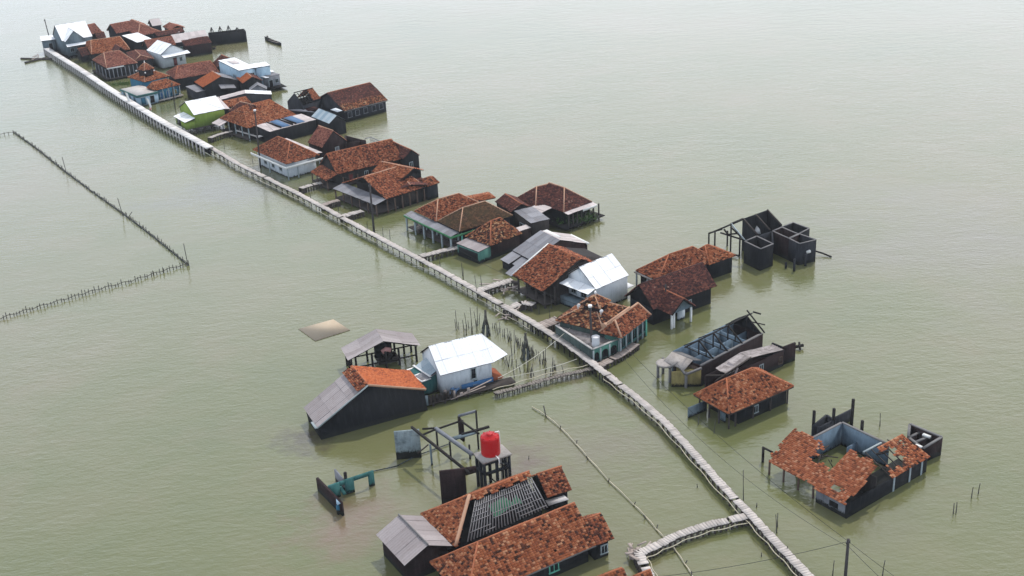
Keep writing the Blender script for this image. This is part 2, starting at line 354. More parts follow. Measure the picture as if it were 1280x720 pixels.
LOG = []
class Block:
    """one rectangular volume of a house under one roof.  a, b, c are eave corners: b nearest, c along the first
    wall, a along the second."""
    def __init__(s, A, B, C, e, rt='gx', ridge=None, rise=None, over=.45, ea=None, eb=None, ec=None, name=''):
        ea, eb, ec = ea or e, eb or e, ec or e
        b = P(B, eb); c = P(C, ec); a = P(A, ea)
        uc = (c-b)[:2]; ua = (a-b)[:2]
        t1 = math.atan2(uc[1], uc[0]); t2 = math.atan2(ua[1], ua[0])-math.pi/2
        l1, l2 = np.hypot(*uc), np.hypot(*ua); dt = (t2-t1+math.pi) % (2*math.pi)-math.pi
        t = t1+dt*l2/(l1+l2)
        u = np.array([math.cos(t), math.sin(t), 0]); v = np.array([-math.sin(t), math.cos(t), 0])
        s.Lx = float((c-b)@u); s.Ly = float((a-b)@v); s.e = e; s.rt = rt; s.over = over
        w = np.array([0,0,1.])
        if ec != eb:
            u = u*s.Lx+w*(ec-eb); s.Lx = np.linalg.norm(u); u /= s.Lx; w = np.cross(u, v)
        o = b-w*e
        s.fr = Frame(o, u, v, w); s.r0 = s.r1 = None
        s.z = e
        if rt in ('gx', 'hx', 'gy', 'hy'):
            half = (s.Ly if rt[1] == 'x' else s.Lx)/2
            zz = []; xs = []
            if ridge:
                nrm = s.fr.v if rt[1] == 'x' else s.fr.u; pp = s.fr.pt(s.Lx/2, s.Ly/2, 0)
                for px in ridge:
                    if px is None: xs.append(None); continue
                    rr = ray(px); k = ((pp-CO)@nrm)/(rr@nrm); q = CO+rr*k-s.fr.o
                    zz.append(q@s.fr.w-e); xs.append(q@(s.fr.u if rt[1] == 'x' else s.fr.v))
            s.rise = rise if rise else (np.mean(zz) if zz else half*.6)
            raw = s.rise
            s.rise = min(max(s.rise, .16*half), .95*half)
            full = s.Lx if rt[1] == 'x' else s.Ly
            if rt[0] == 'g': s.i0, s.i1 = 0, full
            else:
                d = min(half, full*.5)
                s.i0 = xs[0] if len(xs) > 0 and xs[0] is not None else d
                s.i1 = xs[1] if len(xs) > 1 and xs[1] is not None else full-d
                s.i0 = min(max(s.i0, 0), full*.5); s.i1 = max(min(s.i1, full), s.i0+.02)
            LOG.append((name, rt, 'L %.1f W %.1f' % (s.Lx, s.Ly), 'ang %.0f' % math.degrees(t), 'dt %.0f' % math.degrees(dt), 'rise %.2f raw %.2f half %.2f' % (s.rise, raw, half), [None if x is None else round(float(x), 1) for x in xs]))
        else:
            s.rise = rise or 0
            LOG.append((name, rt, 'L %.1f W %.1f' % (s.Lx, s.Ly), 'ang %.0f dt %.0f' % (math.degrees(t), math.degrees(dt))))
    def E(s, x, y, z=0): return s.fr.pt(x, y, s.e+z)
    def faces(s):
        X, Y, r = s.Lx, s.Ly, s.rise; c = {}
        if s.rt[1:] == 'x' and s.rt[0] in 'gh':
            a, b = s.E(s.i0, Y/2, r), s.E(s.i1, Y/2, r)
            c['front'] = (s.E(0,0), s.E(X,0), b, a); c['back'] = (s.E(X,Y), s.E(0,Y), a, b)
            if s.i0 > .3: c['left'] = (s.E(0,Y), s.E(0,0), a, a)
            if s.i1 < X-.3: c['right'] = (s.E(X,0), s.E(X,Y), b, b)
            s.caps = [(a, b)]+([(s.E(0,0), a), (s.E(0,Y), a)] if s.i0 > .3 else [])+([(s.E(X,0), b), (s.E(X,Y), b)] if s.i1 < X-.3 else [])
        elif s.rt[0] in 'gh':
            a, b = s.E(X/2, s.i0, r), s.E(X/2, s.i1, r)   # a near, b far
            c['left'] = (s.E(0,Y), s.E(0,0), a, b); c['right'] = (s.E(X,0), s.E(X,Y), b, a)
            if s.i0 > .3: c['front'] = (s.E(0,0), s.E(X,0), a, a)
            if s.i1 < Y-.3: c['back'] = (s.E(X,Y), s.E(0,Y), b, b)
            s.caps = [(a, b)]+([(s.E(0,0), a), (s.E(X,0), a)] if s.i0 > .3 else [])+([(s.E(0,Y), b), (s.E(X,Y), b)] if s.i1 < Y-.3 else [])
        elif s.rt == 'shed':      # high side at the back
            c['front'] = (s.E(0,0), s.E(X,0), s.E(X,Y,r), s.E(0,Y,r)); s.caps = []
        elif s.rt == 'shedx':     # high side at the right
            c['left'] = (s.E(0,Y), s.E(0,0), s.E(X,0,r), s.E(X,Y,r)); s.caps = []
        return c
    def roof(s, root, mat, masks=None, mats=None, cap='ridge', caps=True, sag=0, kind=None, name='roof', miss=.004, mess=1.0, label=None, capr=.085, skip=()):
        fc = s.faces(); mb = MB(); extra = {}
        for k, f in fc.items():
            if k in skip: continue
            mk = (masks or {}).get(k); mm = (mats or {}).get(k, mat)
            tgt = mb
            if mm != mat: tgt = extra.setdefault(mm, MB())
            if mm.startswith('tile'): tiles(tgt, *f, mask=mk, miss=miss, mess=mess)
            else: sheets(tgt, *f, mask=mk, sag=sag, amp=.008 if mm == 'zinc_white' else .018)
        o = mb.build(name, [mat, 'wood_dark'], root, label) if mb.n else None
        for mm, t in extra.items():
            oo = t.build(name, [mm, 'wood_dark'], root, 'corrugated slope' if not mm.startswith('tile') else 'slope of fresher tiles'); o = o or oo
        if caps and s.caps:
            cb = MB()
            for p, q in s.caps:
                up = np.array([0,0,.07]); L = np.linalg.norm(q-p); n = max(2, int(L/1.5))
                cb.tube([p+(q-p)*i/n+up+np.array([0,0,random.uniform(-.02,.02)]) for i in range(n+1)], capr, 6)
            sub('ridge_cap', cb, cap, o, root)
        return o
    def wall(s, root, mat, z0=-1.3, ins=None, top=None, label=None, x0=None, x1=None, y0=None, y1=None):
        i = s.over if ins is None else ins; mb = MB(); fr = s.fr
        X0 = i if x0 is None else x0; Y0 = i if y0 is None else y0; X1 = s.Lx-i if x1 is None else x1; Y1 = s.Ly-i if y1 is None else y1
        e = s.e-.06
        g = s.rt
        if g == 'gx' or (g == 'hx' and False):
            k = s.rise/(s.Ly/2); hh = e+k*Y0*.9; ap = e+s.rise-.12; ym = s.Ly/2
            V = [fr.pt(x,y,z) for x in (X0,X1) for y,z in ((Y0,z0),(Y1,z0),(Y1,hh),(ym,ap),(Y0,hh))]
            mb.add(V, [(0,1,2,4),(6,5,9,7),(0,4,9,5),(1,6,7,2),(0,5,6,1),(4,3,8,9),(3,2,7,8)], [(4,2,3),(7,9,8)])
        elif g == 'gy':
            k = s.rise/(s.Lx/2); hh = e+k*X0*.9; ap = e+s.rise-.12; xm = s.Lx/2
            V = [fr.pt(x,y,z) for y in (Y0,Y1) for x,z in ((X0,z0),(X1,z0),(X1,hh),(xm,ap),(X0,hh))]
            mb.add(V, [(0,1,2,4),(6,5,9,7),(0,4,9,5),(1,6,7,2),(0,5,6,1),(4,3,8,9),(3,2,7,8)], [(4,2,3),(7,9,8)])
        elif g == 'shed':
            zf = e+s.rise*Y0/s.Ly; zb = e+s.rise*Y1/s.Ly
            mb.hexa([fr.pt(X0,Y0,z0),fr.pt(X1,Y0,z0),fr.pt(X1,Y1,z0),fr.pt(X0,Y1,z0)], [fr.pt(X0,Y0,zf),fr.pt(X1,Y0,zf),fr.pt(X1,Y1,zb),fr.pt(X0,Y1,zb)])
        elif g == 'shedx':
            zf = e+s.rise*X0/s.Lx; zb = e+s.rise*X1/s.Lx
            mb.hexa([fr.pt(X0,Y0,z0),fr.pt(X1,Y0,z0),fr.pt(X1,Y1,z0),fr.pt(X0,Y1,z0)], [fr.pt(X0,Y0,zf),fr.pt(X1,Y0,zb),fr.pt(X1,Y1,zb),fr.pt(X0,Y1,zf)])
        else:
            mb.box(fr, X0, X1, Y0, Y1, z0, e+.0 if top is None else top)
        s.wx = (X0, X1); s.wy = (Y0, Y1)
        return mb.build('wall', mat, root, label)
    def opening(s, root, side, f, w, h, z, kind='window', frame='frame_pale', fill='pane', cross=True):
        """window or door standing proud of the wall; side front/left/right; f = place along the wall"""
        fr = s.fr; X0, X1 = s.wx; Y0, Y1 = s.wy
        if side == 'front': c = X0+(X1-X0)*f; o = fr.pt(c, Y0, z); ax, out = fr.u, -fr.v
        elif side == 'left': c = Y1+(Y0-Y1)*f; o = fr.pt(X0, c, z); ax, out = -fr.v, -fr.u
        else: c = Y0+(Y1-Y0)*f; o = fr.pt(X1, c, z); ax, out = fr.v, fr.u
        f2 = Frame(o, ax, -out, fr.w); t = .09; mb = MB()
        mb.box(f2, -w/2-t, -w/2, -.06, .05, 0, h); mb.box(f2, w/2, w/2+t, -.06, .05, 0, h)
        mb.box(f2, -w/2-t, w/2+t, -.07, .05, h, h+t)
        if kind == 'window':
            mb.box(f2, -w/2-t-.05, w/2+t+.05, -.1, .05, -t, 0)
            if cross: mb.box(f2, -.03, .03, -.055, -.02, 0, h)
        g = MB(); g.box(f2, -w/2, w/2, -.03, .05, 0, h)
        if kind == 'window':
            a = mb.build('window', frame, root); sub('pane', g, fill, a, root)
        else:
            a = g.build('door', fill, root); sub('frame', mb, frame, a, root)
    def posts(s, root, pts, mat='wood', w=.16, z0=-1.3, top=None):
        for x, y in pts:
            mb = MB(); mb.box(s.fr, x-w/2, x+w/2, y-w/2, y+w/2, z0, (s.e-.05) if top is None else top); mb.build('post', mat, root)
    def fascia(s, root, mat, sides=('front','left'), h=.22, z=0, out=.04):
        mb = MB(); X, Y, e = s.Lx, s.Ly, s.e+z
        if 'front' in sides: mb.box(s.fr, 0, X, -out, 0, e-h, e)
        if 'left' in sides: mb.box(s.fr, -out, 0, -out, Y, e-h, e)
        if 'right' in sides: mb.box(s.fr, X, X+out, -out, Y, e-h, e)
        return mb.build('fascia', mat, root)

def house(label, b, name='house', cat='house', group=None):
    fr = Frame(np.array([*b.fr.pt(b.Lx/2, b.Ly/2, 0)[:2], 0]), [b.fr.u[0], b.fr.u[1], 0]) if b.fr.w[2] > .9999 else Frame(b.fr.pt(b.Lx/2, b.Ly/2, 0), b.fr.u, b.fr.v, b.fr.w)
    return thing(name, label, cat, fr, group=group)
def slab(root, pts, z0, z1, mat, name='slab', px=True):
    """polygon prism; pts are view directions read at height z1"""
    mb = MB(); W = [P(p, z1) if px else p for p in pts]; n = len(W)
    T = [np.array([*w[:2], z1]) for w in W]; Bm = [np.array([*w[:2], z0]) for w in W]
    if n == 4: mb.hexa(Bm, T)
    else:
        c0 = sum(T)/n; c1 = sum(Bm)/n; V = T+Bm+[c0, c1]
        mb.add(V, [(i, n+i, n+(i+1)%n, (i+1)%n) for i in range(n)], [(2*n, i, (i+1)%n) for i in range(n)]+[(2*n+1, n+(i+1)%n, n+i) for i in range(n)])
    return mb.build(name, mat, root)
def wallseg(mb, p, q, z1, z0=-1.3, th=.18, z2=None):
    """vertical wall between two tops seen at p (height z1) and q (height z2)"""
    z2 = z1 if z2 is None else z2
    a = P(p, z1) if len(p) == 2 else np.asarray(p, float); b = P(q, z2) if len(q) == 2 else np.asarray(q, float)
    d = (b-a)*[1,1,0]; d /= np.linalg.norm(d); nn = np.array([-d[1], d[0], 0])*th/2
    f = lambda w, z: np.array([w[0], w[1], z])
    mb.hexa([f(a-nn, z0), f(b-nn, z0), f(b+nn, z0), f(a+nn, z0)], [f(a-nn, a[2]), f(b-nn, b[2]), f(b+nn, b[2]), f(a+nn, a[2])])
    return a, b
def rim(mb, a, b, th=.24, h=.07):
    mb.beam(np.array(a)+[0,0,h/2], np.array(b)+[0,0,h/2], th, h)

# ================================================================== WATER
def water():
    m, nt, b = newmat('water')
    tc = nt.nodes.new('ShaderNodeTexCoord'); g = nt.nodes.new('ShaderNodeNewGeometry')
    n1 = noise(nt, .02, 5, .62, g.outputs['Position']); n2 = noise(nt, .11, 3, .6, g.outputs['Position'])
    c = ramp(nt, n1, [(.28,(.094,.11,.046)), (.45,(.113,.121,.05)), (.56,(.13,.129,.061)), (.72,(.156,.14,.082))])
    # lighter silt clouds stirred up between the houses
    c = mix(nt, math_(nt, 'MULTIPLY', math_(nt, 'SUBTRACT', n2, .52, clamp=True), 1.6, clamp=True), c, (.17,.14,.085))
    for px, r_, cc in (((445,655),7,(.15,.108,.072)),((655,580),4.5,(.115,.085,.06)),((385,552),3.6,(.062,.05,.038)),((700,470),4,(.13,.115,.075)),((630,640),5,(.14,.12,.07)),((1085,650),6,(.12,.12,.06)),((290,235),16,(.12,.12,.085)),((1180,300),24,(.15,.14,.1)),((750,560),8,(.13,.12,.07))):
        q = P(px); vm = nt.nodes.new('ShaderNodeVectorMath'); vm.operation = 'DISTANCE'; nt.links.new(g.outputs['Position'], vm.inputs[0]); vm.inputs[1].default_value = tuple(q)
        nn_ = noise(nt, 1.6/r_, 4, .65, g.outputs['Position'])
        fq = math_(nt, 'SUBTRACT', 1.35, math_(nt, 'DIVIDE', vm.outputs['Value'], r_)); fq = math_(nt, 'ADD', fq, math_(nt, 'MULTIPLY', math_(nt, 'SUBTRACT', nn_, .62), 3.0))
        c = mix(nt, math_(nt, 'MULTIPLY', fq, .9, clamp=True), c, cc)
    nt.links.new(c, b.inputs['Base Color'])
    b.inputs['Roughness'].default_value = .04; b.inputs['IOR'].default_value = 1.52; b.inputs['Specular IOR Level'].default_value = .5
    mp = nt.nodes.new('ShaderNodeMapping'); mp.inputs['Rotation'].default_value = (0,0,R(-24)); mp.inputs['Scale'].default_value = (.5,1,1)
    nt.links.new(g.outputs['Position'], mp.inputs[0])
    w1 = noise(nt, 1.9, 3, .6, mp.outputs[0]); w2 = noise(nt, 5.5, 2, .6, mp.outputs[0]); w3 = noise(nt, .5, 2, .5, mp.outputs[0])
    calm = noise(nt, .03, 2, .5, g.outputs['Position'])
    h = math_(nt, 'ADD', math_(nt, 'MULTIPLY', w1, .5), math_(nt, 'MULTIPLY', w2, .12)); h = math_(nt, 'ADD', h, math_(nt, 'MULTIPLY', w3, .5))
    h = math_(nt, 'MULTIPLY', h, math_(nt, 'ADD', math_(nt, 'MULTIPLY', calm, 1.5), -.05))
    bn = nt.nodes.new('ShaderNodeBump'); bn.inputs['Distance'].default_value = .16; bn.inputs['Strength'].default_value = .8
    nt.links.new(h, bn.inputs['Height']); nt.links.new(bn.outputs[0], b.inputs['Normal'])
    mb = MB(); s = 3000; mb.add([(-s,-s,0),(s,-s,0),(s,s,0),(-s,s,0)], [(0,1,2,3)])
    o = mb.build('water', 'water'); o['kind'] = 'structure'
    mb = MB(); mb.add([(-s,-s,-3.2),(s,-s,-3.2),(s,s,-3.2),(-s,s,-3.2)], [(0,1,2,3)]); o = mb.build('seabed', 'mud'); o['kind'] = 'structure'
water()

# ================================================================== HOUSES, near group
def mk(A, B, C, *a, **k): return Block(A, B, C, *a, **k)
# --- gabled shed under pale sheets
b = mk(Q('K',70,410), Q('K',210,555), Q('K',440,465), 2.0, 'gy', [Q('K',315,455), Q('K',170,300)], over=.35, name='K1')
t = house('dark brick shed with a pale grey sheet gable roof, touching the house with bare rafters', b, 'shed', 'shed')
b.roof(t, 'asbestos', caps=True, cap='fascia_grey', capr=.08); b.wall(t, 'wall_brick')
# --- tiled house with the bare rafters
b = mk(Q('K',295,310), Q('K',450,467), Q('K',885,275), 1.9, 'hx', [Q('K',515,225), None], name='K2'); b.i1 = b.Lx
t = house('half stripped orange tiled house with bare rafters, one row of tiles left along its ridge', b)
o_ = b.roof(t, 'tile_orange', masks={'front': lambda a, c: c > .87 + .03*math.sin(a*40) or a < .02+.3*c, }, cap='ridge', mess=.6)
o_.data.update()
w = b.wall(t, 'wall_black', top=1.7)
f = b.faces()['front']
hc = MB(); [hc.tube([p_+(q_-p_)*i/8+np.array([0,0,.1+.03*(i%2)]) for i in range(9)], .16, 6) for p_, q_ in b.caps[1:2]]; hc.build('hip_cap', 'ridge_pale', t)
def battens(root, face, a0, a1, c0, c1, nr, nb, mr='batten', mbm='batten', w=.09, keep=.93, lift=-.04):
    p0, p1, p2, p3 = [np.asarray(x, float) for x in face]
    def at(a, c): return (p0*(1-a)+p1*a)*(1-c)+(p3*(1-a)+p2*a)*c+np.array([0,0,lift])
    for i in range(nr):
        a = a0+(a1-a0)*i/(nr-1); mb = MB(); mb.beam(at(a, c0)-[0,0,.06], at(a, c1)-[0,0,.06], w, w*1.2); mb.build('rafter', mr, root)
    for j in range(nb):
        c = c0+(c1-c0)*(j+.5)/nb; mb = MB(); j0 = a0; 
        while j0 < a1-.02:
            j1 = min(a1, j0+random.uniform(.1, .3))
            if random.random() < keep: mb.beam(at(j0, c)+[0,0,.03], at(j1, c+random.uniform(-.012,.012))+[0,0,.03], .06, .035)
            j0 = j1
        if mb.n: mb.build('batten', mbm, root)
battens(t, f, .12, .985, .03, .86, 27, 8, keep=.62, w=.085)
mb = MB(); xg = b.Lx-.55; T3 = [b.fr.pt(xg,.5,1.6), b.fr.pt(xg,b.Ly-.5,1.6), b.fr.pt(xg,b.Ly/2,1.75+b.rise)]; mb.add(T3+[p+b.fr.u*.12 for p in T3], [(0,1,4,3),(1,2,5,4),(2,0,3,5)], [(2,1,0),(3,4,5)]); mb.build('gable', 'wall_black', t)
# black sheet under the rafters, painting the shade inside the rooms
mb = MB(); mb.box(b.fr, b.over+.02, b.Lx-.5, b.over+.02, b.Ly-.5, 1.62, 1.72); mb.build('inner_shade_sheet', 'void', t)
mb = MB()
q = b.fr.pt
mb.add([q(4.4,.9,2.35), q(6.6,1.3,2.55), q(6.2,2.3,3.0), q(4.5,2.1,2.9)], [(0,1,2,3)]); mb.build('tarp', 'cloth_green', t, 'green mesh sheet seen between the rafters')
X_ = b.Lx; mb = MB(); mb.add([q(X_*.7,1.7,2.4), q(X_*.82,1.4,2.25), q(X_*.8,2.3,2.7)], None, [(0,1,2)]); mb.build('tarp', 'cloth_green', t)
# annex of that house
b2 = mk(Q('K',792,143), Q('K',880,235), Q('K',997,195), 1.9, 'gx', [Q('K',845,125), Q('K',940,90)], over=.3, name='K2a'); 
b2.roof(t, 'tile_red', miss=.02, cap='ridge'); b2.wall(t, 'wall_black')
mb = MB(); mb.hexa([P(Q('K',*x),1.55) for x in ((888,272),(985,242),(960,222),(872,246))], [P(Q('K',*x),1.62) for x in ((888,272),(985,242),(960,222),(872,246))]); mb.build('roof_slab', 'concrete_pale', t)
# --- big tiled house in front
b = mk(Q('K',330,540), (583.1,751.2), Q('K',1110,457), 1.7, 'hx', [Q('K',555,450), Q('K',1025,250)], name='K3'); b.i1 = b.Lx
t = house('large intact orange tiled house at the bottom edge, green window in its dark wall', b)
b.roof(t, 'tile_orange', mess=.5, miss=.001); b.wall(t, 'wall_black'); b.fascia(t, 'fascia_grey', ('front',), .15)
b.opening(t, 'front', .7, .75, .8, .55, 'window', 'frame_green', 'pane')
b2 = mk(Q('K',1006,347), Q('K',1112,458), Q('K',1187,424), 1.65, 'gx', [Q('K',1075,332), Q('K',1135,310)], over=.3, name='K3a')
b2.roof(t, 'tile_red', mess=.6); b2.wall(t, 'wall_black', x0=0); b2.opening(t, 'front', .7, .5, .7, .4, 'window', 'frame_pale')
# --- house tops cut by the frame
b = mk(Q('q',180,760), Q('q',300,900), Q('q',520,800), 1.7, 'gx', None, rise=1.6, name='K4')
t = house('tiled house cut off by the bottom edge, only a strip of its ridge showing', b); b.roof(t, 'tile_orange', mess=.6); b.wall(t, 'wall_black')
b = mk(Q('q',560,740), Q('q',640,850), Q('q',780,770), 1.7, 'gx', None, rise=1.1, name='K5')
t = house('tiled roof corner below the bent end of the plank side path', b); b.roof(t, 'tile_orange', mess=.6); b.wall(t, 'wall_black')

# --- sinking house, tilted
b = mk(Q('I',95,485), Q('I',187,580), Q('I',738,398), 2.1, 'gy', [Q('I',440,362), Q('I',362,278)], eb=1.5, ea=1.5, ec=2.45, over=.15, name='I1')
t = house('big black walled house tilting into the water, one slope grey sheets, the other bright orange', b)
b.roof(t, 'asbestos', mats={'right': 'tile_fresh'}, cap='ridge', mess=.5, skip=())
b.wall(t, 'wall_black', z0=-3)
mb = MB()
for y in (-.06,):
    mb.beam(b.E(b.Lx/2, y, b.rise+.05), b.E(b.Lx, y, .05), .1, .2); 
mb.build('verge', 'ridge_pale', t)
mb = MB(); mb.beam(b.E(-.05,-.1,.02), b.E(b.Lx/2,-.1,b.rise+.03), .06, .14); mb.beam(b.E(-.12,0,.0), b.E(-.12,1.4,.0), .25, .05); mb.build('verge', 'frame_pale', t)
mb = MB(); tiles(mb, b.E(b.Lx/2-1.1, b.Ly, b.rise-.66*b.rise*2.2/b.Lx), b.E(b.Lx/2-1.1, 0, b.rise-.66*b.rise*2.2/b.Lx), b.E(b.Lx/2, 0, b.rise+.08), b.E(b.Lx/2, b.Ly, b.rise+.08), miss=.03, under=False, mess=.4); mb.build('roof', ['tile_red','wood_dark'], t, 'strip of old tiles along the ridge')

# --- open pavilion
b = mk(Q('v',90,290), Q('v',200,408), Q('v',940,272), 2.0, 'gy', [Q('v',482,245)], rise=1.45, over=.3, name='I2')
t = house('open sided shelter on posts under a sagging pale sheet roof', b, 'shelter', 'shelter')
b.roof(t, 'asbestos', sag=.25, caps=False)
X, Y = b.Lx, b.Ly
b.posts(t, [(.4,.4),(.4,Y/2),(.4,Y-.4),(X/3,.4),(X/3,Y-.4),(X*.52,.4),(X*.52,Y-.4),(X*.7,.4),(X*.72,Y-.4),(X*.85,Y-.4),(X-.5,.4),(X-.4,Y-.4),(.9,.4)], 'wood_dark', .2)
for p_, q_ in ((b.E(.3,.4,-.1), b.E(X/2,.4,b.rise-.2)), (b.E(X/2,.4,b.rise-.2), b.E(X-.3,.4,-.15)), (b.E(.3,.4,-1.2), b.E(X-.4,.4,-1.2)), (b.E(.3,Y-.4,-1.2), b.E(X-.4,Y-.4,-1.2))): mb = MB(); mb.beam(p_, q_, .12); mb.build('beam', 'wood_dark', t)
mb = MB(); mb.box(b.fr, X*.42, X*.72, .5, Y-.5, .45, .6); mb.build('platform', 'wood', t)
mb = MB(); mb.box(b.fr, X*.42, X*.66, Y*.62, Y*.68, .6, 2.2); mb.build('wall', 'wall_black', t)
mb = MB(); mb.tube([b.fr.pt(X*.5,1.2,1.55), b.fr.pt(X*.56,1.3,1.75), b.fr.pt(X*.62,1.2,1.6)], .28, 8); cb_ = mb.build('cloth', 'cloth_pink', None); tag(cb_, 'pink cloth bundle hanging inside the open sided shelter', 'cloth bundle')
for i in range(4):
    x = X*(.44+.065*i); y = .7+(i % 2)*.7; mb = MB(); mb.box(b.fr, x, x+.42, y, y+.42, .6, .95+.15*(i % 3)); mb.box(b.fr, x-.03, x+.45, y-.03, y+.45, .95+.15*(i % 3), 1.0+.15*(i % 3))
    tag(mb.build('crate', 'wood_dark'), 'dark box standing on the platform of the open sided shelter', 'box', 'boxes in the open shelter')

# --- white gabled house
b = mk(Q('w',200,402), Q('w',402,636), Q('w',935,502), 2.7, 'gx', [Q('w',262,350), Q('w',825,203)], over=.18, name='I3')
t = house('white walled house with a bright white flared sheet roof, beside the fish trap stakes', b)
b.roof(t, 'zinc_white', caps=False); X, Y = b.Lx, b.Ly
b.wall(t, 'wall_white', z0=.2)
mb = MB(); p0, p1 = b.E(X,-.05,0), b.E(X, Y/2, b.rise); sheets(mb, b.E(X,0,.0), b.E(X+2.0,.9,.0), b.E(X,Y/2,b.rise), b.E(X,Y/2,b.rise)); mb.build('roof_wing', ['zinc_white','wood_dark'], t)
b.opening(t, 'front', .63, .45, 1.1, 1.35, 'window', 'frame_pale', 'pane', False); b.opening(t, 'front', .66, .4, .45, .65, 'window', 'frame_pale', 'pane', False)
mb = MB(); mb.box(b.fr, X*.38, X-.1, .08, .16, .2, .95); mb.build('wall_base', 'door_blue', t, 'dark blue painted wall foot')
mb = MB(); mb.hexa([b.fr.pt(X-.1,.1,.5), b.fr.pt(X+1.1,.1,.5), b.fr.pt(X+1.1,Y*.4,.5), b.fr.pt(X-.1,Y*.4,.5)], [b.fr.pt(X-.1,.1,1.15), b.fr.pt(X+1.1,.1,.6), b.fr.pt(X+1.1,Y*.4,.6), b.fr.pt(X-.1,Y*.4,1.15)]); mb.build('lean_to_roof', 'tile_red', t)
# left lean-to
s2 = mk(Q('w',100,575), Q('w',215,710), Q('w',365,615), 1.8, 'shedx', rise=.5, over=.2, name='I3b')
mb = MB(); f = s2.faces()['left']; sheets(mb, *f, mask=lambda a, c: not (c > .45 and a < .5)); mb.build('roof', ['zinc_grey','wood_dark'], t, 'small lean-to roof of mixed sheets')
mb = MB(); X2, Y2 = s2.Lx, s2.Ly
for y in (.05, Y2*.5, Y2-.1): mb.box(s2.fr, 0, X2*.5, y-.1, y+.1, s2.e+.06, s2.e+.14)
mb.box(s2.fr, 0, .15, 0, Y2, s2.e+.06, s2.e+.15); mb.box(s2.fr, X2*.45, X2*.55, 0, Y2, s2.e+.3, s2.e+.37); mb.build('roof_trim', 'pipe_white', t)
mb = MB(); sheets(mb, s2.E(X2*.5,Y2*.9,.35), s2.E(X2*.5,Y2*.05,.35), s2.E(X2*1.15,Y2*.05,.9), s2.E(X2*1.15,Y2*.9,.9)); mb.build('roof', ['zinc_blue','wood_dark'], t)
s2.wall(t, 'wall_aqua', z0=-1)
# deck in front
mb = MB(); mb.box(b.fr, -2.8, X+1.9, -1.15, .1, .3, .45); mb.build('deck', 'wood', t)
b.posts(t, [(x, -1.0) for x in np.linspace(-2.6, X+1.7, 9)], 'wood', .14, top=.35)
mb = MB()
for x in np.linspace(-2.7, .6, 9): mb.box(b.fr, x, x+.3, -1.1, -1.04, .45, 1.35)
mb.build('fence_panel', 'wall_timber', t)
mb = MB(); mb.box(b.fr, -2.8, -1.9, -1.2, -1.12, .35, 1.5); mb.build('fence_panel', 'wall_greyblue', t)
mb = MB()
for x in (.8, 1.6, 2.4): mb.box(b.fr, x, x+.3, -1.1, -1.04, .45, .8+random.random()*.4)
mb.beam(b.fr.pt(1.2,-1.2,.5), b.fr.pt(X*.9,-.6,1.1), .14, .05); mb.beam(b.fr.pt(.5,-1.25,.4), b.fr.pt(X*.75,-1.05,.8), .1, .05)
mb.build('railing', 'plank_old', t)

# ================================================================== RUINS by the tank
fr0 = Frame(P(Q('k',230,500), 0), [math.cos(R(34)), math.sin(R(34)), 0])
t = thing('ruined_wall', 'low broken teal wall stub with a wide gap and a slanting slab, alone in water', 'ruin', fr0)
mb = MB(); a, c = wallseg(mb, Q('k',130,215), Q('k',378,468), 1.35, th=.22); mb.build('wall', 'wall_brick', t)
mb = MB(); mb.hexa([P(Q('k',*x), .7) for x in ((318,405),(378,468),(335,492),(325,480))], [P(Q('k',*x), 1.33) for x in ((318,405),(378,468),(335,492),(325,480))]); mb.build('slab', 'wall_paleblue', t)
mb = MB(); wallseg(mb, Q('k',325,500), Q('k',382,472), .9, th=.2); mb.build('wall', 'wall_blue', t)
mb = MB(); A_, B_ = P(Q('k',240,300), 1.45), P(Q('k',692,150), 1.45); D_ = B_-A_; wl = np.linalg.norm(D_); fw = Frame([*A_[:2], 0], D_)
for x0, x1, z0, z1 in ((0,.24,-1.3,1.45),(.24,.36,1.1,1.45),(.36,.55,-1.3,1.5),(.55,.88,1.15,1.5),(.88,1,-1.3,1.5)): mb.box(fw, wl*x0, wl*x1, -.1, .1, z0, z1)
for cx, sx in (): mb.hexa([fw.pt(wl*cx,-.1,.75), fw.pt(wl*cx+.02*sx,-.1,.75), fw.pt(wl*cx+.02*sx,.1,.75), fw.pt(wl*cx,.1,.75)], [fw.pt(wl*cx,-.1,1.2), fw.pt(wl*cx+.5*sx,-.1,1.2), fw.pt(wl*cx+.5*sx,.1,1.2), fw.pt(wl*cx,.1,1.2)])
mb.build('wall', 'wall_aqua', t)
mb = MB(); wallseg(mb, Q('k',308,130), Q('k',395,235), 1.3, th=.15); mb.build('wall', 'wall_grey', t)
mb = MB(); p = P(Q('k',410,165), 1.9); mb.tube([p-[0,0,3], p], .16, 6); mb.build('post', 'wood_dark', t)
mb = MB(); p, q_ = P(Q('k',355,300), .9), P(Q('k',410,385), .5); mb.beam(p, q_, .3, .12); mb.build('beam', 'wall_aqua', t)

frt = Frame(P(Q('t',600,640), 0), [math.cos(R(34)), math.sin(R(34)), 0])
t = thing('ruined_house', 'skeleton of a vanished house, thin posts and beams left of the red water tank', 'ruin', frt)
mb = MB(); a, c = wallseg(mb, Q('J',505,178), Q('J',648,165), 3.0, th=.2); mb.build('wall', 'wall_weathered', t, 'pale blue grey wall panel with a dirty foot')
mb = MB(); a, c = wallseg(mb, Q('J',760,400), Q('J',905,383), 3.4, th=.22); a, c = wallseg(mb, Q('J',905,383), Q('J',965,372), 3.3, z2=3.2, z0=2.6, th=.22); mb.build('wall', 'wall_brick', t)
def polebeam(root, p, zp, q_, zq, w=.14, mat='wood_dark', name='beam', h=None):
    mb = MB(); mb.beam(P(p, zp), P(q_, zq), w, h); return mb.build(name, mat, root)
Jp = lambda x, y: Q('J', x, y)
polebeam(t, Jp(605,152), 3.4, Jp(928,410), 3.2, .2)
polebeam(t, Jp(740,160), 3.3, Jp(945,305), 3.4, .28, 'wall_grey')
